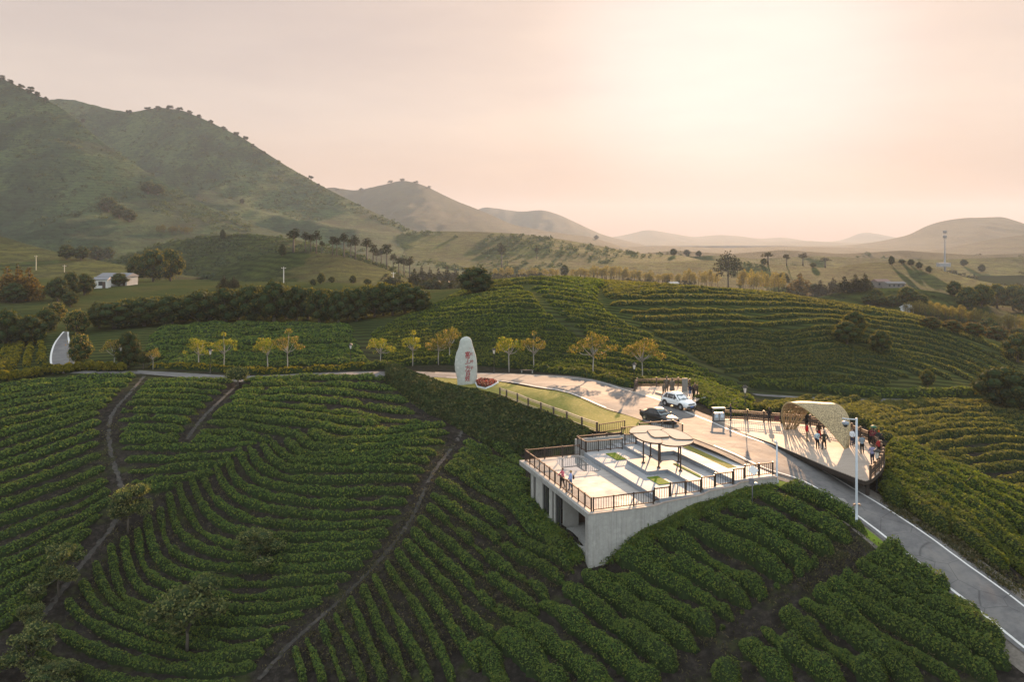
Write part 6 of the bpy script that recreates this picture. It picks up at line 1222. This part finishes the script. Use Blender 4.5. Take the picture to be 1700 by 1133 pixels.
plant('conifer', 'pine', [(372,479,454,18),(388,478,456,18)], 'small dark conifer on the meadow behind the tree belt, %s from the left', 'small meadow conifers'); plant('round', 'dark', [(110,431,405,34),(135,432,408,32),(160,431,407,30),(180,432,409,24)], 'hazy dark tree on the lower mountain slope, %s from the left', 'trees on the lower slope')
plant('pine', 'pine', [(487,419,380,24),(507,419,384,15),(516,418,388,13),(525,421,383,16),(534,422,399,9),(552,424,392,14),(559,425,394,12),(571,427,386,17),(582,429,396,13),(590,431,391,16),(609,436,394,18),(619,439,405,14),(625,441,414,10),(633,443,411,12),(642,447,404,18),(653,449,421,12),(662,456,427,14),(671,458,428,14),(680,461,426,15)], 'tall bare-trunked pine along the crest of the near hill, %s from the left', 'pine row on the hill crest', 'pine_tree')
plant('round', 'pine', [(469,425,404,14)], 'small round tree left of the pine row', None)
plant('conifer', 'pine', [(688,474,442,18),(700,474,438,20),(714,474,440,18),(728,473,441,18),(742,475,438,22),(756,472,443,18),(770,474,447,18)], 'hazy conifer behind the round crest tree, %s from the left', 'hazy conifers behind the crest')
plant('round', 'dark', [(791,489,441,78)], 'wide round dark tree on the left shoulder of the sunlit hill', None); plant('round', 'dark', [(937,459,438,16)], 'tiny round tree on top of the sunlit hill', None)
plant('layered', 'pine', [(1209,481,418,56)], 'lone layered pine on the crest of the broad hill', None, 'pine_tree'); plant('pine', 'pine', [(833,450,404,16),(891,430,410,9)], 'thin pine in the hazy valley, %s from the left', 'thin valley pines', 'pine_tree')
plant('bamboo', 'bamboo', [(836,462,446,40),(880,461,446,40),(915,460,445,36),(962,462,442,44),(990,464,434,46),(1018,465,430,50),(1045,467,436,46),(1072,468,441,44),(1100,470,448,40),(1122,471,450,40),(1150,474,447,40),(1178,476,450,42),(1238,482,452,40)], 'golden bamboo clump behind the hill crest, %s from the left', 'golden bamboo behind the crest', 'bamboo_clump', 'bamboo', jit=.3)
plant('bamboo', 'bamboo', [(1262,486,454,38),(1290,486,456,36),(1515,524,502,34),(1536,526,500,38),(1560,530,501,40),(1585,532,502,40),(1612,537,504,42),(1640,542,507,44),(1668,547,511,46),(1694,552,514,48)], 'golden bamboo clump on the right valley slope, %s from the left', 'golden bamboo at right', 'bamboo_clump', 'bamboo', jit=.25)
plant('pine', 'pine', [(1275,440,418,18),(1306,441,422,12),(1333,441,420,16),(1370,445,427,17)], 'hazy pine on the middle ridge at right, %s from the left', 'hazy pines on the ridge', 'pine_tree'); plant('conifer', 'brown', [(1328,490,449,38)], 'broad brown conifer behind the crest of the broad hill', None)
plant('conifer', 'pine', [(1362,490,462,24),(1384,487,458,26),(1402,486,455,26),(1420,484,453,26),(1436,482,451,24)], 'dark conifer in the hazy grove at right, %s from the left', 'hazy grove conifers')
plant('round', 'olive', [(1300,474,452,30),(1352,489,470,30),(1442,506,487,26),(1462,507,490,30),(1482,508,489,30),(1455,500,478,28),(1506,504,474,36),(1528,504,488,30)], 'round tree on the small saddle hill at right, %s from the left', 'round trees on the saddle')
plant('round', 'dark', [(1584,492,465,28)], 'single dark round tree on the right skyline knoll', None); plant('round', 'olive', [(1606,512,474,44),(1630,511,470,46),(1655,512,469,46),(1682,515,471,50),(1700,520,474,50)], 'olive tree in the wooded slope at far right, %s from the left', 'wooded slope at right')
plant('round', 'brown', [(1545,546,524,40),(1580,553,530,44),(1615,560,534,46),(1655,566,540,48),(1692,572,544,50)], 'dull brown bushy tree below the bamboo at right, %s from the left', 'brown trees at right')
plant('round', 'olive', [(1418,557,514,46),(1406,571,531,54),(1462,588,546,44)], 'bushy tree on the broad tea hill, %s from the left', 'bushy trees on the broad hill'); plant('round', 'copper', [(1641,557,526,40)], 'round golden-edged tree at the right end of the broad hill', None); plant('round', 'olive', [(1690,602,550,54)], 'olive bush at the right edge below the hill', None); plant('round', 'olive', [(1540,642,612,28)], 'small bush in the hollow behind the clipped hedge', None)
plant('round', 'dark', [(1662,676,606,92),(1696,684,614,80)], 'large dark tree at the right edge above the hollow, %s from the left', 'large dark trees at right'); plant('bush', 'copper', [(1655,676,655,24)], 'rusty low bush under the large dark tree', None)
plant('round', 'dark', [(180,352,326,34),(198,362,338,32),(214,368,346,28),(246,322,300,26),(262,324,304,24)], 'dark thicket on the mountain flank, %s from the left', 'thickets on the mountain'); plant('bamboo', 'olive', [(268,386,372,22),(288,387,374,22),(308,388,376,22)], 'pale bamboo on the foot of the mountain, %s from the left', 'pale bamboo on the mountain', 'bamboo_clump', 'bamboo')
plant('field', 'pine', [(3,134,124,14),(18,141,131,12),(35,150,139,12),(50,158,142,14),(62,164,151,12),(75,171,160,10),(138,205,196,10)], 'small tree on the near mountain skyline, %s from the left', 'near skyline trees')
plant('field', 'pine', [(214,190,182,12),(245,184,177,12),(262,184,175,14),(281,183,174,14),(298,186,177,12),(315,192,182,10),(330,198,189,10),(350,208,198,10),(372,218,209,10),(392,227,218,12),(408,236,225,10),(420,246,238,10),(438,258,250,9),(516,300,291,9),(528,310,304,7)], 'small tree on the second mountain skyline, %s from the left', 'second skyline trees')
plant('field', 'pine', [(560,318,312,10),(600,319,312,10),(648,305,299,10),(668,303,296,11),(690,307,300,10),(712,314,308,9)], 'tiny tree on the hazy third mountain skyline, %s from the left', 'third skyline trees')
plant('round', 'pine', [(370,398,380,12),(402,338,329,9),(1018,392,385,9),(990,398,390,10),(1118,424,412,14),(1140,424,414,14),(1160,426,416,12),(1480,440,424,12),(1497,438,430,14),(1512,441,430,14),(1526,446,434,12),(1542,453,441,12),(1630,452,438,14),(1600,442,430,14)], 'hazy scattered tree on the far slopes, %s from the left', 'hazy scattered trees')
plant('round', 'olive', [(533,472,452,16),(551,470,458,14),(586,471,456,14),(520,474,462,14),(610,473,462,16),(1268,440,428,12),(1350,444,436,14)], 'small hazy tree at the foot of the pine hill, %s from the left', 'small hazy trees')

# ------------------------------------------------------------------ farmhouse, far houses, poles, tower
def house(px, py, w, d, h, rf, label, rz=0., wallc=(.62, .62, .60), roofc=(.20, .20, .22), nwin=3, name='farmhouse'):
    g = GH(px, py); t = thing(name, label, 'house', g, rz); mw = surf('house wall', wallc, tuple(x * .85 for x in wallc), .9, 2, obj=True); mr_ = surf('house roof', roofc, tuple(x * .75 for x in roofc), .8, 4, obj=True)
    MB().box((0, 0, h / 2 - .3), (w, d, h + .6)).build('wall', mw, t); hw, hd_ = w / 2 + .3, d / 2 + .4
    MB().add([(-hw, -hd_, h), (hw, -hd_, h), (hw, hd_, h), (-hw, hd_, h), (-hw, 0, h + rf), (hw, 0, h + rf), (-hw, -hd_, h + .15), (hw, -hd_, h + .15), (-hw, hd_, h + .15), (hw, hd_, h + .15)], [(0, 3, 2, 1), (6, 7, 5, 4), (9, 8, 4, 5), (0, 1, 7, 6), (2, 3, 8, 9), (0, 6, 4, 8, 3), (1, 2, 9, 5, 7)]).build('roof', mr_, t)
    for i in range(nwin):
        x = -w / 2 + w * (i + .5) / nwin; f = MB().box((x, -d / 2 - .02, h * .55), (1.2, .06, 1.3)).build('window', m_frame, t); MB().box((x, -d / 2 - .055, h * .55), (1.04, .02, 1.14)).build('pane', m_swin, f)
    MB().box((w / 2 - 1.0, -d / 2 - .03, 1.0), (.9, .06, 2.0)).build('door', m_wood, t); return t
house(196, 474, 10, 6, 2.9, 1.2, 'white farmhouse with grey roof behind the tree belt', -.12, (.42, .42, .41)); house(170, 478, 4, 4, 2.6, .8, 'small white outbuilding left of the farmhouse', .2, nwin=1, name='outbuilding')
house(1462, 476, 8, 6, 3, 1.4, 'hazy house with reddish roof in the right valley', .15, (.15, .14, .13), (.20, .12, .10)); house(1484, 478, 11, 5, 2.6, 1.0, 'long low hazy farm shed right of the red-roofed house', .1, (.14, .135, .13), (.17, .16, .155), 4, 'farm_shed')
house(1118, 477, 6, 4, 2.4, 1.2, 'small pale-roofed hut among the golden bamboo', .3, (.5, .46, .40), (.50, .46, .42), 1, 'hut'); house(1506, 521, 3.2, 3.2, 2.2, 1.3, 'tiny white gabled hut beside the golden bamboo at right', .5, (.72, .74, .76), (.5, .52, .55), 1, 'hut')
def upole(px, py, ty, label, c=(.55, .53, .48)):
    g = GH(px, py); h = (py - ty) * g.y / F; t = thing('utility_pole', label, 'utility pole', g, 0, 'pale utility poles'); m_ = surf('concrete pole', c, tuple(x * .8 for x in c), .8, 4); MB().lathe([(.2, -.3), (.18, 0), (.11, h)], 8).build('pole', m_, t); MB().box((0, 0, h - .5), (1.6, .12, .12)).build('crossarm', m_, t)
    for s in (-.65, 0, .65): MB().lathe([(.05, 0), (.07, .1), (.03, .22)], 6, (s, 0, h - .44)).build('insulator', m_lampg, t)
upole(60, 449, 424, 'pale utility pole on the far left slope', (.60, .52, .36)); upole(107, 452, 440, 'short pale utility pole left of the farmhouse', (.58, .5, .38)); upole(471, 470, 443, 'pale utility pole at the foot of the pine hill'); upole(653, 468, 452, 'short white utility pole right of the pine hill')
g = at(1568.5, 441, 640); hh_ = 57 * 640 / F; t = thing('telecom_tower', 'tall slender grey telecom mast in front of the right mountain', 'tower', g); m_st = surf('grey steel', (.30, .31, .34), (.24, .25, .28), .6, 4)
MB().lathe([(.9, -6), (.75, 0), (.45, hh_ * .5), (.28, hh_)], 10).build('mast', m_st, t)
for z in (hh_ - .6, hh_ - 4.5):
    a = MB()
    for k in range(9): q = 2 * math.pi * k / 9; a.box((1.25 * math.cos(q), 1.25 * math.sin(q), z), (.35, .35, 2.0), q); 
    MB().lathe([(.3, z - .2), (1.25, z - .1), (1.25, z + .1), (.3, z + .2)], 12).build('platform', m_st, t); a.build('antenna_ring', m_st, t)
MB().box((-1, 0, .6), (9, 5, 3.2)).build('equipment_house', surf('equipment hut', (.30, .30, .31), (.25, .25, .26), .8, 3), t)
for px, py, w_, lb in ((231, 540, 20, 'small white parked car half hidden under the tree belt, left of the others'), (343, 533, 20, 'white parked car under the middle of the tree belt')):
    g = GH(px, py); t = thing('parked_car', lb, 'car', g, .2); mb = MB(); 
    mb.prism([(-2.1, .3), (2.1, .3), (2.15, .75), (1.3, .95), (.6, 1.45), (-1.2, 1.45), (-1.9, .95), (-2.15, .8)], -.85, .85); mb.v = [(v[0], v[2], v[1]) for v in mb.v]; mb.build('body', paint_w, t, bevel=.12)
    MB().box((-.2, 0, 1.2), (2.2, 1.74, .34)).build('windows', m_swin, t)
    for x in (-1.3, 1.3):
        for s in (-1, 1): q = MB().lathe([(.33, -.1), (.33, .1)], 14); q.v = [(v[0] + x, v[2] + s * .8, v[1] + .33) for v in q.v]; q.build('wheel', m_tyre, t)

# ------------------------------------------------------------------ far woodland and mountain scrub that read as one mass
def scatter(name, Pts, Rad, mat, label, seed, per=30, flat=.75, qs=.34):
    rng = np.random.RandomState(seed); n_ = len(Pts); d = rng.normal(size=(n_, per, 3)); d /= np.linalg.norm(d, axis=2)[..., None]; d[..., 2] = np.abs(d[..., 2])
    LPt = Pts[:, None] + d * (Rad[:, None, None] * np.array([1, 1, flat * 1.5])) * rng.uniform(.6, 1.05, (n_, per, 1)); dn = d + np.array([0, 0, .3])
    LV = leafquads(LPt.reshape(-1, 3), (dn / np.linalg.norm(dn, axis=2)[..., None]).reshape(-1, 3), np.repeat(Rad * qs, per), rng)
    o = link(name, npmesh(name, LV, np.arange(n_ * per * 4).reshape(-1, 4), [mat])); tag(o, label, 'woodland', kind='stuff')
rng = np.random.RandomState(41)
pxs = rng.uniform(640, 1760, 9000); Ys = np.exp(rng.uniform(math.log(290), math.log(1700), 9000)); Xs = (pxs - CX) / F * Ys
keep = fbm(Xs * .012, Ys * .006, 21, 4) > .45; Xs, Ys = Xs[keep], Ys[keep]; Pw = np.stack([Xs, Ys, hz(Xs, Ys) - .3], -1)
scatter('far_woods', Pw, rng.uniform(1.6, 4.6, len(Pw)), LF['pine'], 'hazy woodland patches across the wide valley floor beyond the tea hill', 3)
pxs = rng.uniform(-60, 660, 1500); Ys = np.exp(rng.uniform(math.log(215), math.log(420), 1500)); Xs = (pxs - CX) / F * Ys; keep = fbm(Xs * .02, Ys * .012, 25, 4) > .57; Xs, Ys = Xs[keep], Ys[keep]
scatter('meadow_scrub', np.stack([Xs, Ys, hz(Xs, Ys) - .2], -1), rng.uniform(.7, 1.8, len(Xs)), LF['olive'], 'low scrub and hedges on the meadows behind the tree belt', 4)
for kk, (nm, Gd, Dm_) in enumerate(HGRID):
    if Dm_ > 1500 or 300 < Dm_ < 345: continue
    big = nm == 'mountain'; gg = Gd[1:-1].reshape(-1, 3); m_ = 5200 if big else 1500; sel = gg[rng.randint(0, len(gg), m_)] + rng.normal(0, 4, (m_, 3)) * [1, 1, 0]
    mk = fbm(sel[:, 0] * .010 + sel[:, 2] * .012, sel[:, 1] * .006 - sel[:, 2] * .01, 31 + kk, 5); sel = sel[mk > (.50 if big else .56)]
    ok = []; bv = HILLS[kk][0]
    for q in sel:
        hit = bv.ray_cast(Vector((q[0], q[1], 900)), Vector((0, 0, -1)))
        if hit[0] is not None: ok.append(tuple(hit[0]))
    ok = np.array(ok)
    if len(ok): scatter('hillside_scrub', ok, rng.uniform(1.2, 3.6, len(ok)) * (Dm_ / 900) ** .5, LF['scrub'], ('dark scrub and thickets over the slopes of the ' + ('big mountains' if big else 'lower hills')), 50 + kk, 16, .6, .36)
